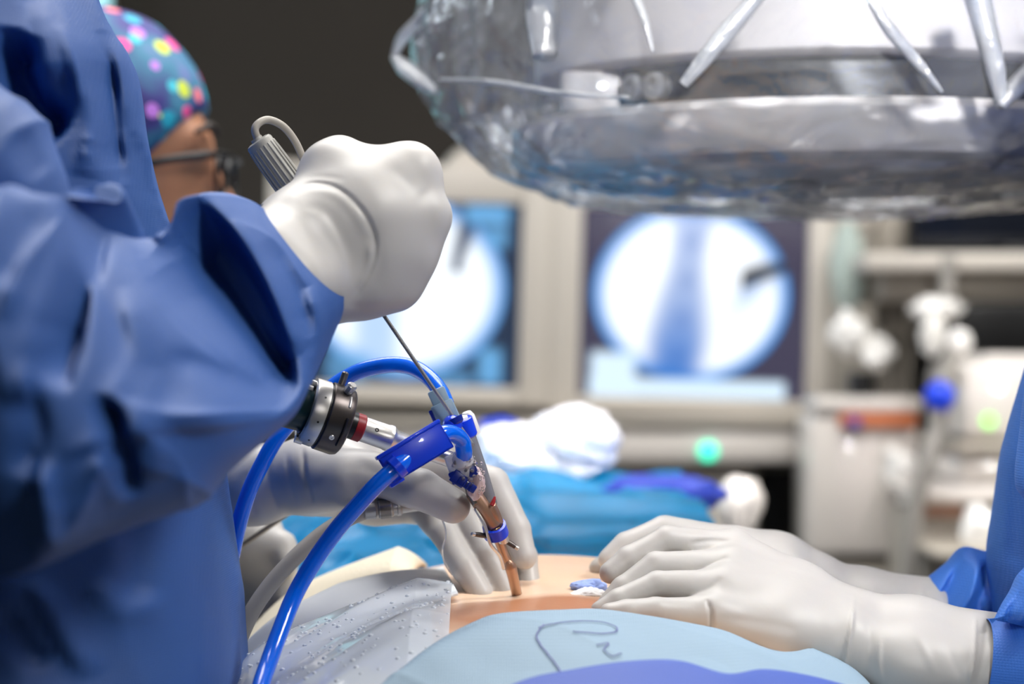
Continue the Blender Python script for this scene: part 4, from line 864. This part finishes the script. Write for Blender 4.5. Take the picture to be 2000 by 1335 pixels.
for a, b in ((P(950, 1046, 1.254), P(922, 1042, 1.248)), (P(986, 1054, 1.262), P(1012, 1071, 1.262))):
    d_ = b - a; L = np.linalg.norm(d_); vs_ = rev('valve_stub', [(0, 0), (0, 0.0014), (L * 0.4, 0.0015), (L * 0.8, 0.0013), (L * 0.8, 0)], a, d_, M['ring_dark'], tr, seg=16)
    rev('valve_tip', [(L * 0.8, 0), (L * 0.8, 0.0011), (L * 1.0, 0.0012), (L * 1.04, 0.0008), (L * 1.04, 0)], a, d_, M['steel'], vs_, seg=16)
rev('bushing', [(-0.002, 0), (-0.002, 0.0028), (0.003, 0.0030), (0.003, 0)], P(982, 1048, 1.258), axr, M['steel'], tr, seg=20)
tube('red_tip', [P(960, 987, 1.250), P(964, 978, 1.2505), P(967, 969, 1.251)], [0.0013, 0.0011, 0.0005], M['red'], tr, n=12, seg=10)
tube('collar', [P(918, 952, 1.251), P(924, 962, 1.2515), P(928, 970, 1.252)], [0.0032, 0.0042, 0.0036], M['steel_dark'], tr, n=14, seg=20)

# clear tap with blue stopcock, beaded with water
tp = thing('stopcock', P(905, 925, 1.238), 'clear tap with navy turning lever and water beads on the working sleeve', 'stopcock')
rev('clear_socket', [(-0.005, 0), (-0.005, 0.0046), (-0.003, 0.0060), (0.002, 0.0062), (0.004, 0.0048), (0.008, 0.0050), (0.010, 0.0040), (0.010, 0)], P(904, 900, 1.236), P(908, 925, 1.238) - P(900, 893, 1.236), M['sparkle'], tp, seg=18)
rev('clear_wing', [(-0.004, 0), (-0.004, 0.0036), (0.006, 0.0045), (0.006, 0)], P(884, 900, 1.237), P(892, 915, 1.238) - P(878, 886, 1.237), mat('frosted plastic', (232, 230, 230), 0.3, alpha=0.8), tp, seg=18)
box('valve_body', P(905, 924, 1.237), (0.0155, 0.008, 0.0072), M['navy_plastic'], tp, rotY(-24), 0.0010)
box('valve_block', P(896, 934, 1.2355), (0.0085, 0.006, 0.0072), M['navy_plastic'], tp, rotY(34), 0.0008)
lv_ = box('lever', P(912, 946, 1.2335), (0.0110, 0.004, 0.0046), M['navy_plastic'], tp, rotY(34), 0.0008)
for k in range(3):
    q = P(908 + 6 * k, 943 + 4.5 * k, 1.2312); box('lever_rib', q, (0.0009, 0.002, 0.0046), M['navy_plastic'], lv_, rotY(34), 0.0003)
b_ = lump('clear_chamber', P(928, 944, 1.240), (0.0052, 0.005, 0.0085), mat('pinkish clear plastic', (226, 200, 200), 0.12, alpha=0.7, coat=1.0), 5, 0.22); attach(b_, tp)
beads = []
for k in range(90):
    px = rng.uniform(884, 946); py = rng.uniform(884, 966)
    if (px - 884) * 0.75 + 884 > py + 26 or (px - 884) * 1.2 + 892 < py - 18: continue
    bm = bmesh.new(); bmesh.ops.create_icosphere(bm, subdivisions=2, radius=rng.uniform(0.0004, 0.0011)); q = P(px, py, rng.uniform(1.2310, 1.2345))
    beads.append((np.array([v.co[:] for v in bm.verts]) + q, [tuple(v.index for v in f.verts) for f in bm.faces])); bm.free()
o = obj('water_beads', *join(*beads), M['clear'], tp); o['kind'] = 'stuff'

# tubing
at_ = thing('irrigation_tube', P(868, 780, 1.266), 'blue tube arching behind the fist into the pale blue connector', 'tube')
tube('hose', [P(872, 790, 1.266), P(860, 764, 1.270), P(838, 737, 1.278), P(805, 717, 1.286), P(762, 712, 1.292), P(710, 722, 1.296), P(668, 742, 1.298), P(628, 772, 1.298), P(580, 812, 1.296), P(541, 855, 1.292), P(512, 905, 1.290), P(488, 955, 1.290), P(470, 1010, 1.292), P(456, 1070, 1.296), P(440, 1160, 1.300), P(432, 1260, 1.302)], 0.0046, M['blue_tube'], at_, n=200, seg=20)
ac = P(882, 818, 1.262) - P(856, 765, 1.268); Rc = rotY(-24)
box('connector', P(860, 780, 1.2655), (0.0100, 0.009, 0.0130), M['pale_connector'], at_, Rc, 0.0012)
box('connector_flange', P(870, 805, 1.264), (0.0128, 0.010, 0.0120), M['pale_connector'], at_, Rc, 0.0010)
box('blue_lug', P(853, 818, 1.264), (0.0050, 0.008, 0.0120), M['navy_plastic'], at_, Rc, 0.0008)

bt = thing('suction_tube', P(800, 905, 1.222), 'blue tube running down past the gown with a square blue pinch clamp', 'tube')
tube('hose', [P(904, 898, 1.235), P(906, 880, 1.232), P(900, 858, 1.229), P(882, 846, 1.221), P(862, 848, 1.214), P(838, 864, 1.211), P(804, 888, 1.2085), P(772, 914, 1.2015), P(735, 947, 1.199), P(697, 988, 1.199), P(655, 1037, 1.199), P(612, 1098, 1.198), P(575, 1163, 1.194), P(546, 1235, 1.180), P(524, 1295, 1.165), P(508, 1345, 1.145), P(494, 1430, 1.11), P(485, 1560, 1.04), P(470, 1720, 0.97), P(440, 2000, 0.90), P(420, 2500, 0.88), P(420, 3400, 0.88)], 0.0046, M['blue_tube'], bt, n=220, seg=22)
ca, cb = P(752, 917, 1.207), P(869, 846, 1.2125)
u = cb - ca; Lc = np.linalg.norm(u); u /= Lc; vv = np.cross(np.array([0, -1.0, 0]), u); vv /= np.linalg.norm(vv); ww = np.cross(u, vv)
Rcl = np.stack([u, ww, vv], 1)
def cl_pt(a, b, c): return (ca + cb) / 2 + u * a + ww * b + vv * c
cl = thing('tube_clamp', (ca + cb) / 2, 'square blue pinch clamp gripping the suction tube', 'clamp')
H_, T_ = 0.0085, 0.0065
def clbox(name, a0, a1, b0, b1, c0_, c1_, bev=0.0007):
    box(name, cl_pt((a0 + a1) / 2, (b0 + b1) / 2, (c0_ + c1_) / 2), (abs(a1 - a0), abs(b1 - b0), abs(c1_ - c0_)), M['blue_plastic'], cl, Rcl, bev)
sgn = 1 if ww[1] < 0 else -1
clbox('front_plate', -Lc / 2, Lc / 2, sgn * (T_ - 0.0015), sgn * T_, -H_, H_ - 0.0006)
clbox('back_plate', -Lc / 2, Lc / 2, -sgn * T_, -sgn * (T_ - 0.0015), -H_, H_ - 0.0012)
clbox('top_plate', -Lc / 2 - 0.001, Lc / 2 + 0.0006, -T_ - 0.0008, T_ + 0.0008, H_ - 0.0022, H_)
clbox('bottom_plate', -Lc / 2 + 0.006, Lc / 2, -T_, T_, -H_, -H_ + 0.0018)
clbox('end_plate', Lc / 2 - 0.0015, Lc / 2, -T_, T_, -H_, H_)
clbox('latch_lip', -Lc / 2 - 0.0025, -Lc / 2 + 0.006, -T_, T_, -H_ - 0.0015, -H_ + 0.0008)
rev('tube_hole', [(-0.002, 0.0048), (-0.0026, 0.0056), (-0.002, 0.0064), (0.002, 0.0064), (0.002, 0.0048)], P(776, 911, 1.2015), P(772, 914, 1.2015) - P(735, 947, 1.199), M['blue_plastic'], cl, close=True)

gc = thing('light_cable', P(745, 990, 1.272), 'grey cable with steel plug passing under the gloved thumb', 'cable')
tube('cord', [P(738, 992, 1.274), P(700, 1003, 1.274), P(655, 1025, 1.272), P(612, 1056, 1.270), P(565, 1100, 1.266), P(520, 1152, 1.262), P(484, 1210, 1.258), P(455, 1290, 1.252), P(440, 1400, 1.245)], 0.0046, M['cable'], gc, n=120, seg=16)
g0, g1 = P(712, 997, 1.2735), P(840, 982, 1.278); ag = (g1 - g0) / np.linalg.norm(g1 - g0)
rev('plug', [(0, 0), (0, 0.0052), (0.006, 0.0054), (0.0065, 0.0044), (0.0075, 0.0044), (0.008, 0.0054), (0.015, 0.0054), (0.016, 0.0046), (0.018, 0.0046), (0.0185, 0.0052), (0.020, 0.0052), (0.021, 0.0040), (0.040, 0.0036), (0.040, 0)], g0, ag, M['metal_brushed'], gc)
rev('plug_band', [(0.0085, 0.0053), (0.0085, 0.0057), (0.0145, 0.0057), (0.0145, 0.0053)], g0, ag, M['steel_dark'], gc, close=True)
dr = tube('guide_rod', [P(430, 1094, 1.40), P(560, 1004, 1.40), P(600, 976, 1.40)], 0.0017, M['steel_dark'], None, n=12, seg=10)
tag(dr, 'thin dark rod passing behind the blue tube at the gown edge', 'rod')
th = tube('suture_thread', [P(862, 1010, 1.272), P(869, 1030, 1.272), P(870, 1050, 1.274), P(864, 1072, 1.28), P(867, 1095, 1.288), P(876, 1112, 1.294), P(884, 1122, 1.30)], 0.0005, M['clear'], None, n=60, seg=8)
tag(th, 'thin wet thread hanging from the gloved thumb towards the skin', 'thread')

# ------------------------------------------------------------------ fluoroscope head under its clear cover
dx, dy = (1600 - 1000) / F * 1.75, 1.75
zz = lambda py, d=1.70: CAMZ - (py - 667.5) / F * d
ca_ = thing('fluoroscope_head', (dx, dy, 1.38), 'white round fluoroscope head with dark band above the operating table', 'fluoroscope')
O = np.array([dx, dy, 0.0])
rev('base_ring', [(1.374, 0), (1.374, 0.215), (1.378, 0.232), (1.386, 0.237), (1.408, 0.237), (1.414, 0.232), (1.415, 0.2)], O, (0, 0, 1), M['white_box'], ca_, seg=96)
rev('dark_band', [(1.414, 0.0), (1.414, 0.198), (1.446, 0.198), (1.446, 0)], O, (0, 0, 1), M['black'], ca_, seg=96)
rev('upper_housing', [(1.445, 0), (1.445, 0.212), (1.449, 0.218), (1.60, 0.222), (1.66, 0.20), (1.69, 0.12), (1.69, 0)], O, (0, 0, 1), M['upper_white'], ca_, seg=96)
rev('entry_window', [(1.370, 0), (1.370, 0.19), (1.3745, 0.194), (1.3745, 0)], O, (0, 0, 1), M['white'], ca_, seg=80)
tube('support_arm', [(dx, dy, 1.66), (dx + 0.05, dy + 0.1, 1.95), (dx + 0.35, dy + 0.25, 2.2), (dx + 0.8, dy + 0.35, 2.2), (dx + 1.15, dy + 0.4, 1.75), (dx + 1.2, dy + 0.42, 1.1), (dx + 1.2, dy + 0.42, 0.3)], 0.075, M['white_box'], ca_, n=60, seg=24)
box('floor_base', (dx + 1.2, dy + 0.42, 0.2), (0.5, 0.7, 0.4), M['white_box'], ca_, bev=0.05)
a0 = math.atan2(-1, -0.62)
def onrim(ang, r, z): return np.array([dx + r * math.cos(ang), dy + r * math.sin(ang), z])
for px, wpx, m_, nm in ((1165, 130, M['white_box'], 'latch_block'),):
    ang = math.radians(210); c = onrim(ang, 0.206, 1.430); box(nm, c, (0.045, 0.03, 0.030), m_, ca_, None, 0.003)
for k, dg in enumerate((222, 228)):
    ang = math.radians(dg); n_ = np.array([math.cos(ang), math.sin(ang), 0]); rev('knob', [(0, 0), (0, 0.010), (0.008, 0.010), (0.009, 0.008), (0.009, 0.005), (0.005, 0.004), (0.005, 0)], onrim(ang, 0.197, 1.430), n_, M['metal_brushed'], ca_, seg=28)

prof = [(1.3485, 0.0), (1.3490, 0.05), (1.3510, 0.10), (1.3555, 0.155), (1.3650, 0.205), (1.380, 0.248), (1.404, 0.278), (1.428, 0.295), (1.450, 0.307), (1.478, 0.312), (1.505, 0.306), (1.56, 0.29), (1.66, 0.27), (1.78, 0.22)]
pp = spline([(a, b, 0) for a, b in prof], 170); nu = 300
V = []; angs = np.linspace(0, 2 * np.pi, nu, endpoint=False)
for s, r, _ in pp: V.append(np.stack([dx + max(r, 0) * np.cos(angs), dy + max(r, 0) * np.sin(angs), np.full(nu, s)], 1))
V = np.vstack(V); i, j = np.meshgrid(np.arange(169), np.arange(nu), indexing='ij'); k = (j + 1) % nu
Q = np.stack([i * nu + j, i * nu + k, (i + 1) * nu + k, (i + 1) * nu + j], -1).reshape(-1, 4); N = normals(V, Q)
if (N * (V - np.array([dx, dy, 1.45]))).sum() < 0: Q = Q[:, ::-1]; N = -N
rr = np.hypot(V[:, 0] - dx, V[:, 1] - dy)
amp = np.clip(rr / 0.2, 0.35, 1) * 0.010
cr = (0.5 - np.abs(vnoise(V * np.array([1, 1, 1.0]), 13, 71))) * 1.3 + (0.5 - np.abs(vnoise(V * np.array([1.2, 1.2, 0.6]), 29, 72))) * 0.6 + 0.25 * (0.5 - np.abs(vnoise(V, 70, 73)))
V = V + N * (amp * (cr - 0.4))[:, None]
# pleats running up the bag from the gathered corner
cover = obj('clear_cover', V, Q, M['film']); tag(cover, 'crumpled clear plastic cover bagged around the white fluoroscope head', 'plastic cover')
def fold(px, r, m=None):
    pts = [P(*q) for q in px]; tube('fold', pts, [q * 1.35 for q in r], m or M['film_fold_glint'], cover, n=40, seg=10, flat=(1, 0.8))
fold([(772, 112, 1.730), (795, 135, 1.710), (822, 158, 1.690), (850, 178, 1.670)], [0.003, 0.006, 0.0055, 0.002])
fold([(770, 108, 1.730), (790, 70, 1.720), (840, 20, 1.690), (890, -30, 1.660)], [0.002, 0.004, 0.004, 0.003])
fold([(1335, 165, 1.455), (1380, 110, 1.450), (1430, 50, 1.450), (1500, -30, 1.450)], [0.003, 0.005, 0.0055, 0.004])
fold([(860, 155, 1.630), (960, 160, 1.570), (1100, 182, 1.510), (1230, 190, 1.480)], [0.001, 0.002, 0.002, 0.001])
fold([(1905, -20, 1.460), (1925, 60, 1.460), (1945, 140, 1.462), (1955, 200, 1.465)], [0.008, 0.007, 0.006, 0.003])
fold([(1950, 205, 1.465), (1985, 170, 1.470), (2030, 120, 1.480)], [0.004, 0.006, 0.006])
fold([(1690, -20, 1.430), (1740, 60, 1.430), (1800, 130, 1.440), (1840, 180, 1.445)], [0.003, 0.004, 0.003, 0.001])
fold([(1235, -20, 1.480), (1260, 40, 1.470), (1275, 100, 1.465)], [0.003, 0.002, 0.001])
fold([(1060, -20, 1.550), (1063, 40, 1.540), (1065, 110, 1.535)], [0.011, 0.012, 0.008])  # wide white strip standing for the highlight on the housing

# ------------------------------------------------------------------ screens on their trolley
def screen_mat(name, colors):
    m = bpy.data.materials.new(name); m.use_nodes = True; nt = m.node_tree; b = nt.nodes['Principled BSDF']
    b.inputs['Base Color'].default_value = (0.01, 0.01, 0.012, 1); b.inputs['Roughness'].default_value = 0.25
    at = nt.nodes.new('ShaderNodeAttribute'); at.attribute_name = 'picture'
    nt.links.new(at.outputs['Color'], b.inputs['Emission Color']); b.inputs['Emission Strength'].default_value = 1.0
    return m
def sstep(a, b, x): t = np.clip((x - a) / (b - a), 0, 1); return t * t * (3 - 2 * t)
def blob(X, Y, cx, cy, rx, ry, soft=0.25):
    return 1 - sstep(1 - soft, 1 + soft, np.sqrt(((X - cx) / rx) ** 2 + ((Y - cy) / ry) ** 2))
def rbox(X, Y, x0, y0, x1, y1, s=8):
    return sstep(x0 - s, x0 + s, X) * (1 - sstep(x1 - s, x1 + s, X)) * sstep(y0 - s, y0 + s, Y) * (1 - sstep(y1 - s, y1 + s, Y))
LZ = lambda c: np.array(lin(*c)[:3])
def pic_right(X, Y):
    dark = LZ((66, 62, 84)); circ = blob(X, Y, 1351, 574, 192, 172, 0.02); rr = np.sqrt(((X - 1351) / 192) ** 2 + ((Y - 574) / 172) ** 2)
    white = np.array([1.15, 1.2, 1.25]); edge = LZ((70, 160, 246)); mid = LZ((34, 118, 208))
    w = 1 - sstep(0.80, 1.0, rr); inner = edge + (white - edge) * w[..., None]
    wv = 46 + 10 * np.sin(Y / 45.0) + 12 * sstep(600, 720, Y); xm = 1336 + (Y - 574) * -0.10
    sp = np.exp(-((X - xm) / wv) ** 4) * (0.62 + 0.30 * sstep(520, 720, Y)); inner = inner + (mid - inner) * sp[..., None]
    ridge_ = np.exp(-((X - xm - 4) / 15) ** 2) * 0.35 * (0.5 + 0.5 * np.sin(Y / 12)); inner = inner + (LZ((60, 110, 190)) - inner) * (ridge_ * (sp > 0.2))[..., None]
    sh = np.exp(-(((X - 1470) * 0.8 + (Y - 560) * 0.6) / 22) ** 2) * np.exp(-(((Y - 560) * 0.8 - (X - 1470) * 0.6) / 60) ** 2) * 0.5; inner = inner + (edge - inner) * sh[..., None]
    t = np.clip((X - 1452) / 80, 0, 1); yc = 546 - 30 * t ** 0.7; nk = np.exp(-((Y - yc) / (11 + 7 * (1 - t))) ** 2) * (X > 1448) * (X < 1540)
    inner = inner + (LZ((18, 22, 34)) - inner) * np.clip(nk * 1.5, 0, 1)[..., None]
    out = dark + (inner - dark) * circ[..., None]
    bar = np.clip(rbox(X, Y, 1158, 742, 1540, 776, 6) + rbox(X, Y, 1158, 692, 1245, 776, 10), 0, 1); out = out + (LZ((216, 238, 255)) * 1.15 - out) * bar[..., None]
    return out
def pic_left(X, Y):
    dark = LZ((36, 52, 76)); circ = blob(X, Y, 790, 560, 197, 178, 0.02); rr = np.sqrt(((X - 790) / 197) ** 2 + ((Y - 560) / 178) ** 2)
    white = np.array([1.1, 1.18, 1.25]); edge = LZ((100, 172, 245)); w = 1 - sstep(0.76, 1.0, rr); inner = edge + (white - edge) * w[..., None]
    sp = np.exp(-((X - 735) / 46) ** 4) * 0.6; inner = inner + (LZ((110, 175, 240)) - inner) * sp[..., None]
    t = np.clip((Y - 400) / 110, 0, 1); xc = 920 - 30 * t; nk = np.exp(-((X - xc) / (22 - 12 * t)) ** 2) * (Y < 530); inner = inner + (LZ((24, 46, 84)) - inner) * np.clip(nk * 1.2, 0, 1)[..., None]
    out = dark + (inner - dark) * circ[..., None]
    cy = LZ((110, 178, 232))
    for b_ in (rbox(X, Y, 905, 396, 990, 432, 10), rbox(X, Y, 944, 438, 988, 478, 12) * 0.8, rbox(X, Y, 938, 676, 982, 745, 12) * 0.95, rbox(X, Y, 850, 725, 925, 748, 12) * 0.7, rbox(X, Y, 640, 690, 720, 746, 14) * 0.6): out = out + (cy - out) * b_[..., None]
    return out
def monitor(corners, d, pic, label, bez, roll):
    (x0, y0), (x1, y1) = corners
    c = (P(x0, y0, d) + P(x1, y1, d)) / 2; t = thing('monitor', c, label, 'monitor', None)
    W = (x1 - x0) / F * d; H = (y1 - y0) / F * d; R = rotY(roll)
    def bx(name, ox, oy, oz, sx, sy, sz, m, bev): return box(name, c + R @ np.array([ox, oy, oz]), (sx, sy, sz), m, t, R, bev)
    bl, br, bt_, bb = bez
    bx('housing', (br - bl) / 2, 0.075, (bt_ - bb) / 2, W + bl + br, 0.11, H + bt_ + bb, M['beige'], 0.012)
    bx('bezel', -W / 2 - bl / 2, 0.01, (bt_ - bb) / 2, bl, 0.03, H + bt_ + bb, M['beige'], 0.005); bx('bezel', W / 2 + br / 2, 0.01, (bt_ - bb) / 2, br, 0.03, H + bt_ + bb, M['beige'], 0.005)
    bx('bezel', 0, 0.01, H / 2 + bt_ / 2, W, 0.03, bt_, M['beige'], 0.005); bx('bezel', 0, 0.01, -H / 2 - bb / 2, W, 0.03, bb, M['beige'], 0.005)
    nx, nz = 150, 126; u, v = np.meshgrid(np.linspace(-0.5, 0.5, nx), np.linspace(0.5, -0.5, nz), indexing='ij')
    col = pic(x0 + (u + 0.5) * (x1 - x0), y0 + (0.5 - v) * (y1 - y0)); Vl = np.stack([u * W, np.full_like(u, 0.018), v * H], -1).reshape(-1, 3) @ R.T + c
    i, j = np.meshgrid(np.arange(nx - 1), np.arange(nz - 1), indexing='ij'); a = (i * nz + j).ravel(); Qs = np.stack([a, a + 1, a + nz + 1, a + nz], 1)
    if normals(Vl, Qs)[:, 1].mean() > 0: Qs = Qs[:, ::-1]
    o = obj('screen', Vl, Qs, screen_mat('screen picture', None), t)
    ca2 = o.data.color_attributes.new('picture', 'FLOAT_COLOR', 'POINT'); cc = np.concatenate([np.clip(col.reshape(-1, 3), 0, None), np.ones((nx * nz, 1))], 1); ca2.data.foreach_set('color', cc.ravel().astype(np.float32))
    return t
DM = 3.80
m1 = monitor(((572, 393), (1016, 752)), DM, pic_left, 'monitor partly hidden behind the raised fist showing a blue-white x-ray image', (0.045, 0.052, 0.062, 0.03), 1.6)
m2 = monitor(((1134, 407), (1577, 777)), DM, pic_right, 'monitor showing a whole round white x-ray image of a spine', (0.050, 0.040, 0.05, 0.028), 1.6)
tv = thing('monitor_trolley', P(1070, 1000, 4.0) * np.array([1, 1, 0]), 'beige screen trolley carrying the two x-ray monitors', 'trolley')
pbox('back_panel', 520, 352, 1615, 815, 3.97, 0.06, M['beige'], tv, 0.02, 1.2)
rev('top_handle', [(-0.05, 0), (-0.05, 0.045), (0, 0.055), (0.05, 0.045), (0.05, 0)], P(925, 345, 3.96), (0, 1, 0), M['beige'], tv)
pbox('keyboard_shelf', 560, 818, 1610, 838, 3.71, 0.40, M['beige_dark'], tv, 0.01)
pbox('cabinet', 640, 839, 1560, 905, 3.72, 0.34, M['white_box'], tv, 0.015)
pbox('cabinet_body', 640, 905, 1478, 1500, 3.78, 0.30, M['beige'], tv, 0.02)
pbox('left_leg', 640, 1500, 700, 2120, 3.85, 0.2, M['grey'], tv, 0.01); pbox('right_leg', 1420, 1500, 1478, 2120, 3.85, 0.2, M['grey'], tv, 0.01)
M['green_led'] = mat('green lamp', (60, 255, 205), 0.4, emit=1.3)
rev('power_lamp', [(0, 0), (0, 0.015), (0.006, 0.013), (0.006, 0)], P(1383, 880, 3.72), (0, -1, 0), M['green_led'], tv)['label'] = 'lit green round power lamp'
pbox('dark_recess', 1482, 915, 1570, 1090, 3.95, 0.05, M['black'], tv, 0.004)

# ------------------------------------------------------------------ equipment along the right
wb = thing('suction_unit', P(1690, 940, 3.55) * np.array([1, 1, 0]), 'off-white boxy unit with an orange band right of the monitors', 'medical unit')
pbox('cabinet', 1575, 805, 1800, 1088, 3.55, 0.16, M['white_box'], wb, 0.02); pbox('lid', 1590, 775, 1805, 806, 3.54, 0.17, M['white_box'], wb, 0.01)
pbox('orange_band', 1640, 808, 1792, 834, 3.535, 0.02, M['orange'], wb, 0.004)['label'] = 'orange band'
pbox('button', 1660, 816, 1682, 836, 3.52, 0.02, M['purple'], wb, 0.004); pbox('foot', 1580, 1088, 1795, 2060, 3.57, 0.13, M['beige_dark'], wb, 0.02)
M['hotwhite'] = mat('glossy white plastic', (250, 248, 244), 0.12, coat=1.0)
hp = thing('hose', P(1765, 1000, 3.3), 'white hose hanging down the front of the off-white unit', 'hose'); tube('hose_body', [P(1740, 880, 3.55), P(1768, 915, 3.515), P(1775, 960, 3.515), P(1770, 1040, 3.515), P(1782, 1110, 3.515), P(1788, 1200, 3.515), P(1788, 2180, 3.515)], 0.014, M['hotwhite'], hp, n=60)
lump_ = lump('hose_highlight', P(1762, 915, 3.51), (0.026, 0.02, 0.026), M['hotwhite'], 81, 0.15); attach(lump_, hp)  # white lump standing for a bright reflection beside the hose
st = thing('equipment_stand', P(1745, 700, 3.9) * np.array([1, 1, 0]), 'tall grey column stand right of the monitors', 'stand')
pbox('column', 1716, 410, 1776, 700, 3.9, 0.06, M['beige_dark'], st, 0.01); pbox('lower_column', 1716, 700, 1776, 2080, 3.9, 0.06, M['beige_dark'], st, 0.01); pbox('crossbar', 1622, 395, 1780, 440, 3.92, 0.04, M['beige'], st, 0.008)
pbox('base', 1640, 2050, 1850, 2120, 3.8, 0.4, M['grey'], st, 0.02)
M['bag'] = mat('clear fluid bag', (196, 212, 206), 0.2, alpha=0.75)
fb = lump('fluid_bag', P(1655, 520, 3.75), (0.028, 0.018, 0.075), M['bag'], 83, 0.12); tag(fb, 'clear greenish fluid bag hanging beside the spine x-ray monitor', 'fluid bag')
for px, py, rx, rz, sd, lb in ((1660, 650, 0.03, 0.034, 85, 'white knobbly valve right below the clear fluid bag'), (1712, 688, 0.026, 0.026, 87, 'smaller white valve just above the small black box')):
    b = lump('valve_head', P(px, py, 3.6), (rx, 0.03, rz), M['hotwhite'], sd, 0.3); tag(b, lb, 'valve')
vb = pbox('junction_box', 1662, 726, 1708, 776, 3.6, 0.05, M['black'], None, 0.005); tag(vb, 'small black box under the white valves', 'box')
lm = thing('lamp_joint', P(1840, 640, 3.5), 'white hinged lamp joint with round knob under the shelf', 'lamp joint')
b = lump('bracket', P(1830, 605, 3.5), (0.042, 0.03, 0.02), M['hotwhite'], 89, 0.2); attach(b, lm); b = lump('knuckle', P(1822, 655, 3.48), (0.02, 0.025, 0.032), M['white'], 91, 0.2); attach(b, lm)
rev('knob', [(0, 0), (0, 0.018), (0.02, 0.018), (0.024, 0.012), (0.024, 0)], P(1870, 666, 3.46), (0, -1, 0), M['hotwhite'], lm)
tube('hanger', [P(1850, 585, 3.52), P(1852, 540, 3.52), P(1854, 500, 3.52)], 0.012, M['grey'], lm, n=12)
bh = thing('blue_handle', P(1835, 775, 3.35), 'blue round handle on a grey hose under the lamp joint', 'handle')
b = lump('grip', P(1835, 776, 3.12), (0.021, 0.02, 0.022), M['blue_plastic'], 93, 0.12); attach(b, bh)
tube('hose_body', [P(1858, 690, 3.45), P(1850, 730, 3.25), P(1838, 775, 3.13), P(1830, 840, 3.12), P(1812, 900, 3.11), P(1794, 960, 3.11), P(1778, 1100, 3.11), P(1775, 1300, 3.11), P(1775, 2400, 3.11)], 0.012, M['grey'], bh, n=40)
sh = thing('ceiling_boom', P(1900, 540, 3.7), 'beige boom shelf below the dark screen at the right', 'boom shelf')
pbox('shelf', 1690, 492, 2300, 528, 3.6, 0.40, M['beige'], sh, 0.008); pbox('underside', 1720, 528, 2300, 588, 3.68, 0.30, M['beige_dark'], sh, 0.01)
pbox('post', 2120, -900, 2200, 492, 3.8, 0.08, M['beige'], sh, 0.01)
ms = thing('monitor', P(1950, 430, 3.66), 'dark switched-off monitor standing on the boom shelf', 'monitor')
M['dark_screen'] = mat('dark glossy screen', (20, 24, 34), 0.12)
pbox('screen', 1786, 300, 2260, 482, 3.72, 0.02, M['dark_screen'], ms, 0.003); pbox('housing', 1776, 290, 2270, 490, 3.74, 0.05, M['black'], ms, 0.006); pbox('stand', 1960, 478, 2080, 494, 3.70, 0.16, M['black'], ms, 0.004)
an = thing('anaesthesia_unit', P(1960, 800, 3.2) * np.array([1, 1, 0]), 'beige monitor unit with a lit green lamp beside the right-hand gown', 'medical unit')
pbox('housing', 1880, 705, 2160, 862, 3.2, 0.3, M['white_box'], an, 0.025); pbox('hood', 1925, 690, 2160, 716, 3.22, 0.28, M['white_box'], an, 0.012); pbox('blue_side', 1872, 725, 1905, 850, 3.24, 0.2, mat('teal side', (120, 176, 196), 0.5), an, 0.02)
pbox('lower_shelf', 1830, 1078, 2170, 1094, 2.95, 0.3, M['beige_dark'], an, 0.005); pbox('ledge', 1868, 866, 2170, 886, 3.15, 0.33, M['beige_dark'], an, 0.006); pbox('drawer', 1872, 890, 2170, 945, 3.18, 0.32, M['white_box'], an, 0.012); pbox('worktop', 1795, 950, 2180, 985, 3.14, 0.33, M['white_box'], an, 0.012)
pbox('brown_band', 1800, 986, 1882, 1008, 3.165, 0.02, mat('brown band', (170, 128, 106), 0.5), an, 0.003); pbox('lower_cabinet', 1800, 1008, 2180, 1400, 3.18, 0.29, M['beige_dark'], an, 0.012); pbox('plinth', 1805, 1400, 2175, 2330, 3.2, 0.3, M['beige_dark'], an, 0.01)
M['lime_led'] = mat('lime lamp', (150, 235, 110), 0.4, emit=1.0)
rev('lamp', [(0, 0), (0, 0.010), (0.005, 0.009), (0.005, 0)], P(1931, 822, 3.2), (0, -1, 0), M['lime_led'], an)['label'] = 'lit lime green lamp'
b = lump('glass_canister', P(1915, 1035, 3.05), (0.026, 0.026, 0.034), M['hotwhite'], 95, 0.15); tag(b, 'shiny white canister in front of the beige unit', 'canister')
bk = pbox('equipment_cabinet', 1815, 590, 2250, 960, 4.3, 0.3, M['charcoal'], None, 0.01); bk.data.materials[0] = M['black']; tag(bk, 'dark cabinet standing behind the lamp joint and beige unit', 'cabinet')
lc = pbox('rolling_cabinet', 1596, 380, 1782, 2080, 4.35, 0.3, M['beige_dark'], None, 0.01); tag(lc, 'grey cabinet edge behind the fluid bag and valves', 'cabinet')
